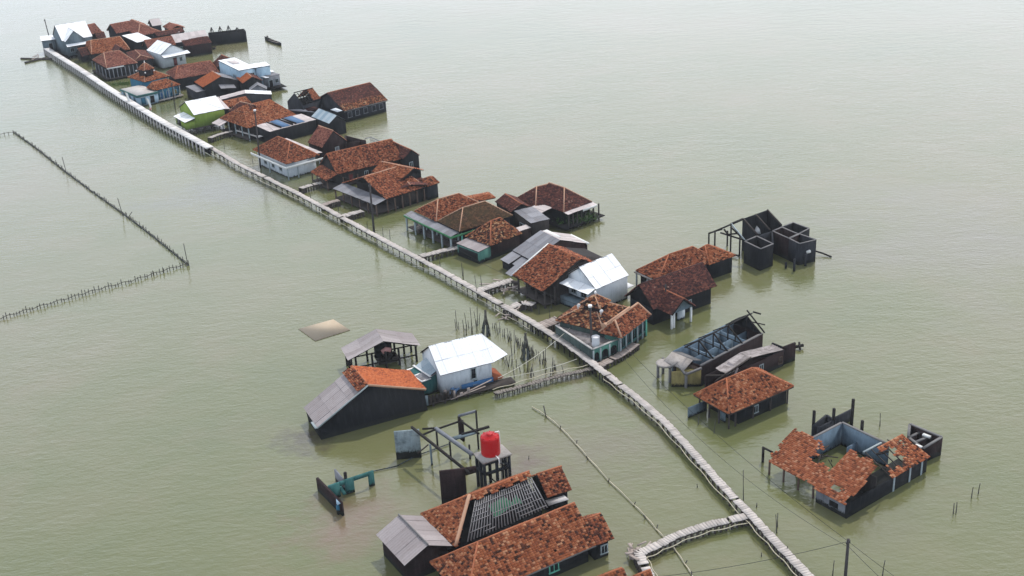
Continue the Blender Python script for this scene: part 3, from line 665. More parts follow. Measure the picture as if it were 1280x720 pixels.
polebeam(t, Jp(665,163), 3.3, Jp(740,158), 3.3); polebeam(t, Jp(670,195), 3.0, Jp(740,165), 3.3)
polebeam(t, Jp(745,165), 3.2, Jp(868,122), 3.2)
polebeam(t, Jp(868,90), 3.7, Jp(968,62), 3.9, .16, 'wall_grey', h=.22); polebeam(t, Jp(885,120), 3.3, Jp(985,190), 3.2)
polebeam(t, Jp(885,195), 3.1, Jp(1042,150), 3.3, .2); polebeam(t, Jp(825,222), 3.0, Jp(965,180), 3.1, .5, 'wall_greyblue', h=.12)
polebeam(t, Jp(700,250), 1.6, Jp(640,300), .9, .1, 'wood')
for (x, y, yb) in ((745,160,262),(820,235,320),(932,290,330),(967,60,275),(892,115,190),(712,250,365)):
    top = 3.3; pb = P(Jp(x+(yb-y)*.07, yb), 0); r_ = ray(Jp(x, y)); kk = (pb[1]-CO[1])/r_[1]; zt = CO[2]+r_[2]*kk
    mb = MB(); mb.beam(pb-[0,0,1], [pb[0], pb[1], max(zt, 1.5)], .17); mb.build('post', 'wall_greyblue' if x == 712 else 'wood_dark', t)
mb = MB(); a, c = wallseg(mb, Q('J',868,90), Q('J',893,130), 3.6, z2=3.2, z0=1.2, th=.2); mb.build('wall', 'wall_brick', t)
mb = MB(); pl = [P(Jp(x, y), .12) for x, y in ((390,400),(520,372),(640,310),(820,245))]; mb.tube(pl, .05, 5); mb.build('wall_foot', 'wall_greyblue', t)

# tank tower
zt = 3.4
slabpx = [Q('t',398,540), Q('t',508,630), Q('t',797,535), Q('t',690,485)]
frT = Frame([*P(Q('t',600,560), zt)[:2], 0], [math.cos(R(34)), math.sin(R(34)), 0])
t = thing('water_tower', 'dark concrete tower with eight legs carrying the red water tank', 'tower', frT)
mb = MB(); W = [P(p, zt) for p in slabpx]; b_ = W[1]; Lx, Ly = np.linalg.norm(W[2]-W[1]), np.linalg.norm(W[0]-W[1])
ft = Frame([*b_[:2], 0], W[2]-W[1]); mb.box(ft, 0, Lx, 0, Ly, zt-.18, zt); mb.build('slab', 'concrete', t)
for x in (.05, Lx/2-.15, Lx-.35):
    for y in (.05, Ly/2-.15, Ly-.35):
        if x > .1 and y > .1 and x < Lx-.4 and y < Ly-.4: continue
        mb = MB(); mb.box(ft, x+.04, x+.26, y+.04, y+.26, -1.3, zt-.18); mb.build('leg', 'wall_darkgrey', t)
for z in (1.9,):
    mb = MB(); mb.box(ft, .1, Lx-.1, .1, .3, z, z+.25); mb.box(ft, .1, Lx-.1, Ly-.3, Ly-.1, z, z+.25); mb.box(ft, .1, .3, .3, Ly-.3, z+.003, z+.247); mb.box(ft, Lx-.3, Lx-.1, .3, Ly-.3, z+.003, z+.247); mb.build('tie_beam', 'wall_darkgrey', t)
mb = MB(); mb.beam(ft.pt(.2,0,2.3), ft.pt(Lx/2,0,.6), .1); mb.beam(ft.pt(Lx/2,0,3.1), ft.pt(Lx-.2,0,1.7), .1); mb.build('brace', 'wood_dark', t)
c0 = P(Q('t',588,530), zt); c0 = np.array([*c0[:2], zt])
t = thing('water_tank', 'round red plastic water tank standing on the dark concrete tower', 'water tank', loc=list(c0))
rr = .86; H_ = 1.75; prof = [(rr*.97,0),(rr,.06)]
for i in range(6):
    z = .12+i*(H_-.35)/6; prof += [(rr,z),(rr,z+.17),(rr*.985,z+.2)]
prof += [(rr,H_-.12),(rr*.97,H_-.03),(rr*.86,H_+.05),(rr*.3,H_+.16),(rr*.3,H_+.17)]
mb = MB(); n = 40; V = [(c0+[r_*math.cos(2*math.pi*k/n), r_*math.sin(2*math.pi*k/n), z]) for r_, z in prof for k in range(n)]; V += [c0+[0,0,H_+.17], c0]
Qs = [(i*n+k, i*n+(k+1)%n, (i+1)*n+(k+1)%n, (i+1)*n+k) for i in range(len(prof)-1) for k in range(n)]; L_ = (len(prof)-1)*n
mb.add(V, Qs, [(L_+k, L_+(k+1)%n, len(V)-2) for k in range(n)]); mb.build('body', 'tank_red', t)
mb = MB(); mb.tube([c0+[0,0,H_+.14], c0+[0,0,H_+.25]], .3, 20); ld = mb.build('lid', 'tank_red', t)
for k in range(8):
    a = k*math.pi/4; mb = MB(); mb.tube([c0+[.62*math.cos(a), .62*math.sin(a), H_+.03], c0+[.8*math.cos(a), .8*math.sin(a), H_+.06]], .05, 6); mb.build('rib', 'tank_red', t)
mb = MB(); a_ = c0+frT.u*.85+[0,0,0]; mb.tube([a_+[.15,0,-3.3], a_+[.15,.1,1.2], a_+[.1,.1,H_+.1], a_+[-.25,-.1,H_+.12]], .05, 6); mb.build('pipe', 'pipe_white', t)
mb = MB(); mb.tube([c0+[.45,-.75,.15], c0+[.7,-1.15,.1], c0+[.75,-1.2,-.6]], .05, 6); mb.build('pipe', 'pipe_white', t)

# sunken mud slab
mb = MB(); mb.hexa([P(Q('I',*x), -.4) for x in ((92,84),(176,145),(350,90),(266,36))], [P(Q('I',*x), .06) for x in ((92,84),(176,145),(350,90),(266,36))])
tag(mb.build('floor_slab', 'mud'), 'flat sandy brown rectangular floor slab lying just above the water', 'floor slab')

# ================================================================== middle group
# mosque-like teal hall
b = mk(Q('m',130,315), Q('m',600,448), Q('m',880,215), 2.4, 'hx', [Q('m',470,120), Q('m',600,100)], over=.35, name='mosque')
t = house('teal hall beside the path junction with arched terrace windows and a small second roof tier', b, 'prayer_hall', 'hall')
b.i0 = b.i1 = b.Lx/2; b.i0 -= .3; b.i1 += .3; b.rise = min(b.rise, 2.3)
b.roof(t, 'tile_spotty', cap='ridge_pale', mess=.8, name='roof'); b.wall(t, 'wall_sage')
tw = mk(Q('m',362,165), Q('m',555,212), Q('m',668,130), 4.2, 'hx', [Q('m',522,62), Q('m',535,62)], over=.3, name='tier')
tw.i0 = tw.Lx/2-.15; tw.i1 = tw.Lx/2+.15
tw.roof(t, 'tile_spotty', cap='ridge_pale'); tw.wall(t, 'wall_brick', z0=3.2)
mb = MB(); top = tw.E(tw.Lx/2, tw.Ly/2, tw.rise); mb.tube([top, top+[0,0,.3]], .1, 8, r2=.05); mb.tube([top+[0,0,.25], top+[0,0,.5]], .17, 8, r2=.1); mb.build('finial', 'pipe_white', t)
for px in ((340,175),(568,232)):
    mb = MB(); p = P(Q('m',*px), 4.3); mb.tube([p-[0,0,.4], p+[0,0,.05]], .06, 8); mb.tube([p+[0,.1,.05], p+[.05,-.2,.1]], .1, 8, r2=.22); mb.build('loudspeaker', 'pipe_white', t)
wg = mk(Q('m',560,437), Q('m',775,503), Q('m',1052,270), 2.4, 'hx', [Q('m',710,302), Q('m',862,190)], over=.45, name='mosque wing'); wg.i1 = wg.Lx-.5
wg.roof(t, 'tile_red', cap='ridge_pale', capr=.12, mess=.7); wg.wall(t, 'wall_teal')
for f_ in (.1,.32,.54,.76,.93): wg.opening(t, 'front', f_, .8, 1.1, .75, 'window', 'wall_aqua')
for f_ in (0,.21,.43,.65,.85,1):
    mb = MB(); x = wg.wx[0]+(wg.wx[1]-wg.wx[0])*f_; mb.box(wg.fr, x-.1, x+.1, wg.wy[0]-.14, wg.wy[0]-.005, -1, 2.35); mb.build('pillar', 'frame_pale' if f_ < .9 else 'frame_green', t)
mb = MB(); mb.tube([P(Q('m',600,372), 3.7), P(Q('m',855,192), 4.0)], .12, 8); mb.tube([P(Q('m',590,380), 3.9), P(Q('m',622,356), 3.9)], .3, 10, r2=.15); mb.build('pipe', 'ridge_pale', t)
# terrace
T1, T2, T3 = Q('L',352,300), Q('L',645,492), Q('L',852,408); Hb = Q('m',745,520)
slab(t, [T1, T2, T3, Q('m',560,330), Q('m',200,330)], 1.45, 1.62, 'thatch', 'terrace_roof')
mb = MB(); wallseg(mb, T1, T2, 1.9, th=.18); mb.build('wall', 'wall_sage', t, 'grimy grey green side wall of the terrace')
mb = MB(); A_, B_ = P(T2, 1.9), P(T3, 1.9); wallseg(mb, T2, T3, 1.9, th=.18); mb.build('wall', 'wall_teal', t)
mb = MB(); rim(mb, P(T1,1.9), P(T2,1.9)); rim(mb, P(T2,1.9), P(T3,1.9)); mb.build('coping', 'concrete_pale', t)
D_ = B_-A_; L_ = np.linalg.norm(D_); ff = Frame([*A_[:2], 0], D_)
for c, w_ in ((.13,.6),(.45,.85),(.79,.85)):
    cx = L_*c; mb = MB(); V = [ff.pt(cx-w_/2,-.12,.5), ff.pt(cx+w_/2,-.12,.5)]+[ff.pt(cx+w_/2*math.cos(a), -.12, 1.05+.4*math.sin(a)) for a in np.linspace(0, math.pi, 9)]
    V2 = [v+ff.v*.04 for v in V]; n = len(V); mb.add(V+V2+[ff.pt(cx,-.12,1)], [(i, (i+1)%n, n+(i+1)%n, n+i) for i in range(n)], [(2*n, i, (i+1)%n) for i in range(n)]); mb.build('arched_window', 'void', t)
for c in (0,.27,.62,.99):
    mb = MB(); cx = L_*c; mb.box(ff, cx-.09, cx+.09, -.16, -.095, -.5, 1.8); mb.build('pillar', 'frame_pale', t)
c0 = P(Q('m',518,575), 1.62)
t = thing('water_tank', 'pale open cylindrical tank on the terrace of the teal hall', 'water tank', loc=list(c0))
mb = MB(); mb.tube([c0, c0+[0,0,1.05]], .42, 20, cap=False); mb.tube([c0+[0,0,.05], c0+[0,0,.95]], .36, 20); mb.tube([c0+[0,0,1.0], c0+[0,0,1.08]], .45, 20, cap=False); mb.build('body', 'tank_pale', t)

# orange roof house behind the tracks of planks
b = mk(Q('G',102,305), Q('G',275,380), Q('G',660,268), 2.4, 'gy', [Q('G',478,220), Q('G',308,152)], over=.25, name='G1')
t = house('open fronted house with a steep shaggy orange tile roof, left of the white gabled house', b)
b.roof(t, 'tile_red', mess=1.6, miss=.01, cap='ridge'); b.wall(t, 'wall_timber', x0=1.9)
mb = MB(); mb.beam(b.E(-.05,b.Ly+.1,.1), b.E(b.Lx/2,b.Ly+.1,b.rise+.1), .2, .1); mb.build('verge', 'fascia_white', t)
b.posts(t, [(.5,.4),(.5,b.Ly/3),(.5,b.Ly*.66),(.5,b.Ly-.4),(1.9,.3)], 'wood', .18); mb = MB(); mb.box(b.fr, .2, 2.0, .2, b.Ly-.2, .45, .6); mb.build('porch_floor', 'wood', t)
mb = MB(); sheets(mb, b.E(-.3,b.Ly+1.2,.0), b.E(-.3,b.Ly-.1,.0), b.E(1.9,b.Ly-.1,1.0), b.E(1.9,b.Ly+1.2,1.0)); mb.build('roof', ['zinc_grey','wood_dark'], t, 'narrow grey sheet beside the tiles')

# white gabled house in the middle
b = mk(Q('G',352,312), Q('G',540,367), Q('G',727,305), 3.0, 'gx', [Q('G',455,250), Q('G',634,184)], over=.12, name='G2')
t = house('white walled house with a plain bright white sheet roof, behind the teal hall', b)
b.roof(t, 'zinc_white', caps=False); b.wall(t, 'wall_white'); 
mb = MB(); X, Y = b.Lx, b.Ly; sheets(mb, b.E(-1.2,Y,-.3), b.E(-1.2,.1,-.3), b.E(.1,.1,.1), b.E(.1,Y,.1)); mb.build('awning', ['zinc_white','wood_dark'], t)
b.opening(t, 'left', .62, .8, 1.1, 1.3, 'window', 'frame_pale'); b.opening(t, 'left', .3, .7, .9, 1.4, 'window', 'frame_pale')
mb = MB(); mb.box(b.fr, -1.1, .1, .5, Y-.2, -1, 1.1); mb.build('wall', 'wall_greyblue', t, 'low grey blue front wall')
mb = MB(); mb.box(b.fr, X-.1, X+1.1, .2, Y*.5, 1.2, 1.3); mb.build('canopy', 'zinc_white', t)

# brown houses on the right
b = mk(Q('G',690,400), Q('G',825,468), Q('G',1137,350), 2.2, 'gx', [Q('G',745,352), Q('G',1058,238)], over=.4, name='G3')
t = house('long dark brown tiled house with a small white gabled porch on two posts', b)
b.roof(t, 'tile_brown', cap='tile_brown', mess=.5, miss=.002); b.wall(t, 'wall_black', label='black side wall'); X, Y = b.Lx, b.Ly
mb = MB(); mb.box(b.fr, b.wx[0]-.03, b.wx[0]+.3, b.wy[0]+.1, b.wy[1]-.1, -1, 2.0); mb.build('wall', 'wall_darkgrey', t, 'dark grey end wall')
b.opening(t, 'front', .62, .4, .7, .7, 'window', 'frame_pale')
p_ = mk(Q('G',790,400), Q('G',838,492), Q('G',955,440), 2.0, 'gy', None, rise=1.5, over=.12, name='porch')
f2 = Frame(b.fr.pt(1.0,-2.1,0), b.fr.u); pb = Block.__new__(Block); pb.fr = f2; pb.Lx = 3.5; pb.Ly = 4.6; pb.e = 1.9; pb.rt = 'gy'; pb.rise = 1.5; pb.i0, pb.i1 = 0, 4.6; pb.over = .3
pb.roof(t, 'tile_brown', cap='ridge', mess=.5)
mb = MB(); xs = [f2.pt(.2,.35,1.85), f2.pt(3.3,.35,1.85), f2.pt(1.75,.35,3.2)]; mb.add(xs+[x+f2.v*.08 for x in xs], [(0,1,4,3),(1,2,5,4),(2,0,3,5)], [(0,1,2),(3,5,4)]); mb.build('gable', 'wall_greyblue', t)
pb.posts(t, [(.3,.4),(3.2,.4),(.7,.5)], 'fascia_white', .2); mb = MB(); mb.box(f2, 2.2, 3.3, 1.5, 1.6, -1, 1.8); mb.build('wall', 'wall_white', t, 'white porch wall')
mb = MB(); p = b.E(2.6, .8, .5); mb.tube([p, p+[0,0,1.6]], .09, 6); mb.build('chimney_pipe', 'pole', t)

b = mk(Q('G',725,280), Q('G',850,325), Q('G',1160,225), 2.3, 'hx', [Q('G',903,192), Q('G',1022,158)], over=.4, name='G4')
t = house('tiled house behind the long dark brown one, lower redder roof at its far end', b)
b.roof(t, 'tile_red', cap='ridge', mess=.7); b.wall(t, 'wall_black')
mb = MB(); mb.box(b.fr, -.15, 1.1, -.1, b.Ly+.2, 2.05, 2.22); mb.build('eave_board', 'concrete', t)
b.posts(t, [(.1,.1),(.1,b.Ly/2),(.1,b.Ly)], 'frame_pale', .16, top=2.05)
b2 = mk(Q('G',1045,185), Q('G',1105,245), Q('G',1197,182), 2.2, 'hx', [Q('G',1085,150), Q('G',1100,146)], over=.3, name='G4b')
b2.roof(t, 'tile_orange', mess=1.0, cap='ridge'); b2.wall(t, 'wall_black')

# porch houses group F
b = mk(Q('F',262,318), Q('F',400,378), Q('F',720,285), 2.7, 'hx', [Q('F',420,232), Q('F',550,203)], over=.3, name='F1a')
t = house('open porch house with a mossy brown hip roof beside a redder one, green eave board', b)
b.roof(t, 'tile_olive', cap='ridge_pale', mess=.5); b.wall(t, 'wall_darkgrey', x0=2.4)
ba = mk(Q('F',112,262), Q('F',262,318), Q('F',580,235), 2.7, 'hx', [Q('F',272,187), Q('F',395,152)], over=.3, name='F1b')
ba.roof(t, 'tile_red', cap='ridge_pale', mess=.7); ba.wall(t, 'wall_black', x0=2.4)
bc = mk(Q('F',330,195), Q('F',430,215), Q('F',640,195), 2.7, 'hx', [Q('F',440,170), Q('F',570,172)], over=.3, name='F1c')
bc.roof(t, 'tile_orange', cap='ridge')
sk = mk(Q('F',62,280), Q('F',347,407), Q('F',620,325), 2.3, 'flat', name='F1s')
X, Y = sk.Lx, sk.Ly
mb = MB(); sheets(mb, sk.E(0,Y,0), sk.E(0,0,0), sk.E(1.3,0,.3), sk.E(1.3,Y,.3)); mb.build('porch_roof', ['zinc_grey','wood_dark'], t)
mb = MB(); mb.box(sk.fr, -.06, 0, -.05, Y, 2.05, 2.3); mb.box(sk.fr, -.06, X*.7, -.1, -.04, 2.0, 2.3); mb.build('fascia', 'fascia_green', t)
sk.posts(t, [(.2,y) for y in np.linspace(.3, Y-.3, 6)]+[(1.6,y) for y in np.linspace(.6, Y-.6, 5)], 'frame_pale', .2)
sk.posts(t, [(X*.25,.1),(X*.5,.1)], 'frame_green', .2)
mb = MB(); mb.box(sk.fr, .4, 2.5, .3, Y-.3, .35, .5); mb.build('porch_floor', 'wood', t)
mb = MB(); mb.box(sk.fr, 1.4, 1.55, .3, Y*.45, .5, 1.2); mb.build('railing', 'wood', t)

b = mk(Q('F',455,400), Q('F',582,462), Q('F',750,385), 2.0, 'hx', [Q('F',585,300), Q('F',640,312)], over=.2, name='F2')
t = house('small house with a heavily spotted dark tile roof and pale porch with teal sides', b)
b.roof(t, 'tile_spotty', mess=1.6, miss=.02, cap='ridge'); b.wall(t, 'wall_brick')
sk = mk(Q('F',395,440), Q('F',512,497), Q('F',578,462), 1.75, 'shedx', rise=.25, over=.1, name='F2p')
sk.roof(t, 'asbestos', caps=False); sk.wall(t, 'wall_teal', z0=-1)
mb = MB(); mb.box(sk.fr, .05, .2, .3, sk.Ly-.4, .4, 1.4); mb.build('window', 'void', t)
mb = MB(); sheets(mb, b.E(b.Lx*.85,.2,.4), b.E(b.Lx*1.35,.2,.3), b.E(b.Lx*1.35,1.2,.5), b.E(b.Lx*.85,1.2,.6)); mb.build('roof', ['zinc_pink','wood_dark'], t, 'pale sheets at the right end')
mb = MB(); mb.box(b.fr, b.Lx-.3, b.Lx*1.35, .25, 1.4, -1, 2.2); mb.build('wall', 'wall_brick', t)

b = mk(Q('F',695,273), Q('F',822,328), Q('F',950,310), 2.9, 'shed', rise=.35, over=.08, name='F3')
t = house('small square grey shed with a striped sheet roof between tiled roofs', b, 'shed', 'shed'); b.roof(t, 'zinc_grey', caps=False, label=None); b.wall(t, 'wall_timber')
b.opening(t, 'left', .5, 1.6, .7, 1.3, 'window', 'frame_pale')
b = mk(Q('F',590,205), Q('F',705,263), Q('F',838,243), 3.0, 'gy', [Q('F',770,197), Q('F',620,143)], over=.15, name='F4')
t = house('dark brown gable roof with a black gable end, between the mossy and maroon hip roofs', b); b.roof(t, 'tile_brown', cap='ridge', mess=.6); b.wall(t, 'wall_black')
b = mk(Q('F',800,215), Q('F',1018,262), Q('F',1222,215), 2.6, 'hy', [Q('F',1020,118), Q('F',930,90)], over=.4, name='F5')
t = house('dark maroon hip roofed house on stilts farthest out, with two pale hip lines', b)
b.roof(t, 'tile_brown', cap='ridge_pale', mess=.4); b.wall(t, 'wall_black', z0=.6, top=2.4)
b5 = mk(Q('F',735,180), Q('F',850,240), Q('F',1000,205), 2.6, 'hx', [Q('F',856,118), Q('F',930,90)], over=.4, name='F5b'); b5.roof(t, 'tile_brown', cap='ridge_pale', mess=.4)
mb = MB(); sheets(mb, b.E(-.1,-.9,-.12), b.E(b.Lx+.1,-.9,-.12), b.E(b.Lx+.1,0,.05), b.E(-.1,0,.05)); mb.build('eave_sheet', ['zinc_pink','wood_dark'], t)
mb = MB(); mb.box(b.fr, b.Lx*.5, b.Lx+.05, -1, -.93, 2.2, 2.5); mb.build('fascia', 'fascia_white', t)
b.posts(t, [(x, y) for x in np.linspace(.3, b.Lx-.3, 7) for y in (-.6, b.Ly-.5)]+[(b.Lx+.8,y) for y in (-.5,1.5,3)], 'wood', .16, top=2.3)
mb = MB(); mb.box(b.fr, -.8, b.Lx+1.3, -1.2, b.Ly, .5, .62); mb.build('deck', 'wood_dark', t)
sk = mk(Q('F',810,245), Q('F',880,268), Q('F',940,232), 2.7, 'shed', rise=.2, over=.05, name='F5c'); sk.roof(t, 'zinc_pink', caps=False, label='small pale lean-to sheet')

b = mk(Q('F',705,490), Q('F',826,548), Q('F',1170,450), 2.0, 'gy', [Q('F',1006,425), Q('F',866,366)], over=.12, name='F6')
t = house('dark brick shed with a long grey sheet slope, left of the shaggy orange roof', b, 'shed', 'shed'); b.roof(t, 'zinc_grey', caps=False, label=None, mats={'right':'zinc_pink'}); b.wall(t, 'wall_brick', x0=.2)
mb = MB(); X, Y = b.Lx, b.Ly; sheets(mb, b.E(-1.9,Y,-.75), b.E(-1.9,Y*.55,-.75), b.E(0,Y*.55,-.1), b.E(0,Y,-.1)); sheets(mb, b.E(-1.5,Y*.5,-.75), b.E(-1.5,0,-.75), b.E(0,0,-.15), b.E(0,Y*.5,-.15)); mb.build('lean_to_roof', ['zinc_grey','wood_dark'], t)
mb = MB(); mb.box(b.fr, -1.6, .2, .4, Y, -1, 1.15); mb.build('wall', 'wall_black', t)
mb = MB(); mb.box(b.fr, X-.3, X+.1, -.05, Y*.9, 1.95, 2.1); mb.box(b.fr, X*.55, X*.62, Y*.3, Y+.1, 2+b.rise*.8, 2.12+b.rise*.8); mb.build('roof_trim', 'fascia_white', t)

# group E
b = mk(Q('E',208,388), Q('E',490,478), Q('E',750,408), 2.2, 'hx', [Q('E',318,338), Q('E',560,300)], over=.35, name='E1')
t = house('several crossing mottled tile roofs with a pale sheet skirt, behind the leaning power pole', b)
b.roof(t, 'tile_red', cap='ridge_pale', mess=1.0); b.wall(t, 'wall_timber', x0=2.2)
X, Y = b.Lx, b.Ly
b2 = mk(Q('E',380,320), Q('E',600,352), Q('E',748,310), 3.6, 'gy', [Q('E',655,300), Q('E',505,252)], over=.3, name='E1b')
b2.roof(t, 'tile_orange', cap='ridge_pale', mess=.8); b2.wall(t, 'wall_black', z0=2)
b3 = mk(Q('E',440,345), Q('E',535,425), Q('E',750,400), 2.5, 'gy', [Q('E',660,398), Q('E',500,318)], over=.3, name='E1c')
b3.roof(t, 'tile_brown', cap='ridge_pale', mess=.9)
b4 = mk(Q('E',680,372), Q('E',740,402), Q('E',797,372), 2.2, 'gx', None, rise=.7, over=.2, name='E1d'); b4.roof(t, 'tile_red', caps=False); b4.wall(t, 'wall_darkgrey')
mb = MB(); sheets(mb, b.E(-1.9,Y,-.3), b.E(-1.9,0,-.3), b.E(.1,0,.1), b.E(.1,Y,.1)); mb.build('porch_roof', ['zinc_grey','wood_dark'], t)
b.posts(t, [(-1.6,y) for y in np.linspace(.2, Y-.2, 6)]+[(x,.1) for x in np.linspace(.3, X-.3, 6)], 'frame_wood', .17, top=1.95)
mb = MB(); mb.box(b.fr, -1.7, 2.2, .1, Y-.2, .35, .48); mb.build('porch_floor', 'wood', t)

b = mk(Q('E',75,275), Q('E',196,327), Q('E',598,238), 2.3, 'gx', [Q('E',126,203), Q('E',422,143)], over=.35, name='E2')
t = house('long gabled house with bright mottled tiles and a low tiled lean-to at its left end', b)
b.roof(t, 'tile_red', cap='ridge', mess=.8); b.wall(t, 'wall_timber'); X, Y = b.Lx, b.Ly
mb = MB(); tiles(mb, b.E(-1.9,Y*.9,-.6), b.E(-1.9,-.2,-.6), b.E(.1,-.2,.15), b.E(.1,Y*.9,.15)); mb.build('roof', ['tile_red','wood_dark'], t)
b.posts(t, [(-1.7,y) for y in np.linspace(0,Y-.6,4)]+[(x,0) for x in np.linspace(1,X-.5,5)], 'frame_wood', .16, top=1.6)
b.opening(t, 'front', .45, .5, .7, .9); b.opening(t, 'front', .2, .6, 1.5, .2, 'door', 'frame_wood', 'door_maroon')
mb = MB(); mb.box(b.fr, -1.8, .6, 0, Y-.6, .3, .42); mb.box(b.fr, .6, X-.5, -.2, .4, .3, .42); mb.build('porch_floor', 'wood', t)
b = mk(Q('E',490,172), Q('E',598,236), Q('E',682,208), 2.6, 'gy', [Q('E',622,170), Q('E',535,134)], over=.1, name='E2b')
t = house('narrow dark brown gabled house at the far end of the long mottled roof', b); b.roof(t, 'tile_brown', cap='ridge'); b.wall(t, 'wall_black'); b.opening(t, 'front', .45, .5, 1.0, .8)
b = mk(Q('E',15,137), Q('E',108,167), Q('E',262,128), 2.6, 'gy', [Q('E',195,73), Q('E',86,31)], over=.12, name='E3')
t = house('steep red brown gabled house behind the white skirted hip roof', b); b.roof(t, 'tile_pink', cap='ridge_pale', mess=.5); b.wall(t, 'wall_brick')
b.opening(t, 'front', .6, .6, 1.1, .9, 'door', 'frame_pale', 'wall_grey')
t = thing('ruined_wall', 'dark roofless brick walls with a pale scaffold rail behind the long mottled roof', 'ruin', loc=list(P(Q('E',300,120), 0)))
mb = MB(); a, c = wallseg(mb, Q('E',245,92), Q('E',370,125), 2.4); wallseg(mb, Q('E',250,140), Q('E',368,118), 2.2); wallseg(mb, Q('E',250,95), Q('E',250,140), 2.4); mb.build('wall', 'wall_brick', t)
mb = MB()
for i in range(9):
    f_ = i/8; p = P((380+(400+f_*105)/4.8, 150+(103+f_*42)/4.8), 2.2); mb.beam(p-[0,0,3], p, .09)
mb.beam(P(Q('E',400,103),2.2), P(Q('E',505,145),2.2), .1); mb.beam(P(Q('E',365,112),2.2), P(Q('E',400,103),2.2), .1); mb.beam(P(Q('E',400,118),2.2), P(Q('E',500,160),2.2), .08); mb.build('railing', 'batten', t)

# group D
b = mk(Q('D',68,482), Q('D',285,568), Q('D',495,517), 2.6, 'hy', [Q('D',308,430), Q('D',232,398)], over=.5, name='D1')
t = house('hip roofed house with white walls and white eave board all round, beside the lamp pole', b)
b.roof(t, 'tile_red', cap='ridge', mess=.8); b.wall(t, 'wall_white'); X, Y = b.Lx, b.Ly
mb = MB(); mb.box(b.fr, -.4, X+.6, -.5, -.4, 1.95, 2.3); mb.box(b.fr, -.5, -.4, -.5, Y, 1.95, 2.3); mb.build('fascia', 'fascia_white', t)
for i in range(3): b.opening(t, 'left', .25+.25*i, .7, .9, .8, 'window', 'frame_pale')
b.posts(t, [(.0,-.2),(-.2,Y*.5),(X-.2,-.2),(X*.3,-.2)], 'frame_pale', .16, top=2.2)
mb = MB(); sheets(mb, b.E(X*.9,.5,.3), b.E(X*1.15,.5,.2), b.E(X*1.15,Y*1.1,.2), b.E(X*.9,Y*1.1,.3)); mb.build('roof', ['zinc_pink','wood_dark'], t, 'pale sheet strip behind the hip')
b = mk(Q('D',497,172), Q('D',640,242), Q('D',873,163), 2.2, 'gx', [Q('D',512,133), Q('D',735,86)], over=.25, name='D2')
t = house('lone red brown roofed house in open water, brighter band of tiles along its eave', b)
b.roof(t, 'tile_brown', masks={'front': lambda a, c: c > .3}, cap='ridge', mess=.5)
mb = MB(); p0, p1, p2, p3 = b.faces()['front']; l = lambda p, q_, c: p*(1-c)+q_*c; tiles(mb, p0, p1, l(p1,p2,.36), l(p0,p3,.36), mess=1.2); mb.build('roof', ['tile_spotty','wood_dark'], t, 'band of brighter tiles along the eave')
b.wall(t, 'wall_darkgrey'); b.fascia(t, 'fascia_grey', ('front',), .2)
for f_ in (.12,.3,.5,.7,.88): b.opening(t, 'front', f_, .75, .9, .8, 'window', 'wall_grey', 'wall_darkgrey', False)
b = mk(Q('D',293,178), Q('D',387,203), Q('D',503,170), 3.2, 'gx', [Q('D',335,125), Q('D',465,100)], over=.05, name='D3')
t = house('black gabled house with half its tiles gone and bare rafters showing', b)
b.roof(t, 'tile_red', masks={'front': lambda a, c: a > .58+.1*c and not (c < .1), 'back': lambda a, c: a < .5}, cap='wood_dark', mess=.9)
battens(t, b.faces()['front'], .03, .6, .0, .98, 5, 5, 'wood_dark', 'wood_dark', .1, .7)
mb = MB(); X, Y, fr = b.Lx, b.Ly, b.fr
for x in (0, X-.15): mb.add([fr.pt(x,0,-1),fr.pt(x,Y,-1),fr.pt(x,Y,3.15),fr.pt(x,Y/2,3.15+b.rise),fr.pt(x,0,3.15)]+[fr.pt(x+.15,0,-1),fr.pt(x+.15,Y,-1),fr.pt(x+.15,Y,3.15),fr.pt(x+.15,Y/2,3.15+b.rise),fr.pt(x+.15,0,3.15)], [(0,1,2,4),(6,5,9,7),(0,4,9,5),(1,6,7,2),(4,3,8,9),(3,2,7,8)], [(4,2,3),(7,9,8)])
mb.box(fr, .16, X-.16, 0, .15, -1, 3.1); mb.box(fr, .16, X-.16, Y-.15, Y, -1, 3.1); mb.build('wall', 'wall_darkgrey', t)
t = thing('lean_to', 'jumble of dark walls and sheets in front of the half stripped black gable', 'shed', loc=list(P(Q('D',450,230), 0)))
mb = MB(); wallseg(mb, Q('D',275,232), Q('D',400,222), 2.2); wallseg(mb, Q('D',400,222), Q('D',560,245), 2.4); wallseg(mb, Q('D',390,250), Q('D',500,262), 1.8); mb.build('wall', 'wall_darkgrey', t)
mb = MB(); mb.hexa([P(Q('D',*x), 2.4) for x in ((555,232),(600,247),(632,238),(590,220))], [P(Q('D',*x), 2.5) for x in ((555,232),(600,247),(632,238),(590,220))]); mb.build('roof', 'zinc_white', t)
mb = MB(); mb.hexa([P(Q('D',*x), 2.2) for x in ((280,232),(400,228),(470,250),(330,240))], [P(Q('D',*x), 2.3) for x in ((280,232),(400,228),(470,250),(330,240))]); mb.build('roof', 'zinc_grey', t)
mb = MB(); mb.hexa([P(Q('D',*x), 2.3) for x in ((380,215),(450,208),(500,232),(420,240))], [P(Q('D',*x), 2.4) for x in ((380,215),(450,208),(500,232),(420,240))]); mb.build('roof', 'tile_brown', t)
b = mk(Q('D',448,272), Q('D',548,318), Q('D',645,292), 2.4, 'gy', [Q('D',592,250), Q('D',480,235)], over=.05, name='D5')
t = house('dark shed with blue sheet roof and black gable end, beside the lone red brown house', b, 'shed', 'shed'); b.roof(t, 'zinc_blue', caps=False, label=None); b.wall(t, 'wall_black')
b = mk(Q('D',68,344), Q('D',183,368), Q('D',484,298), 2.4, 'shed', rise=.25, over=.06, name='D4')
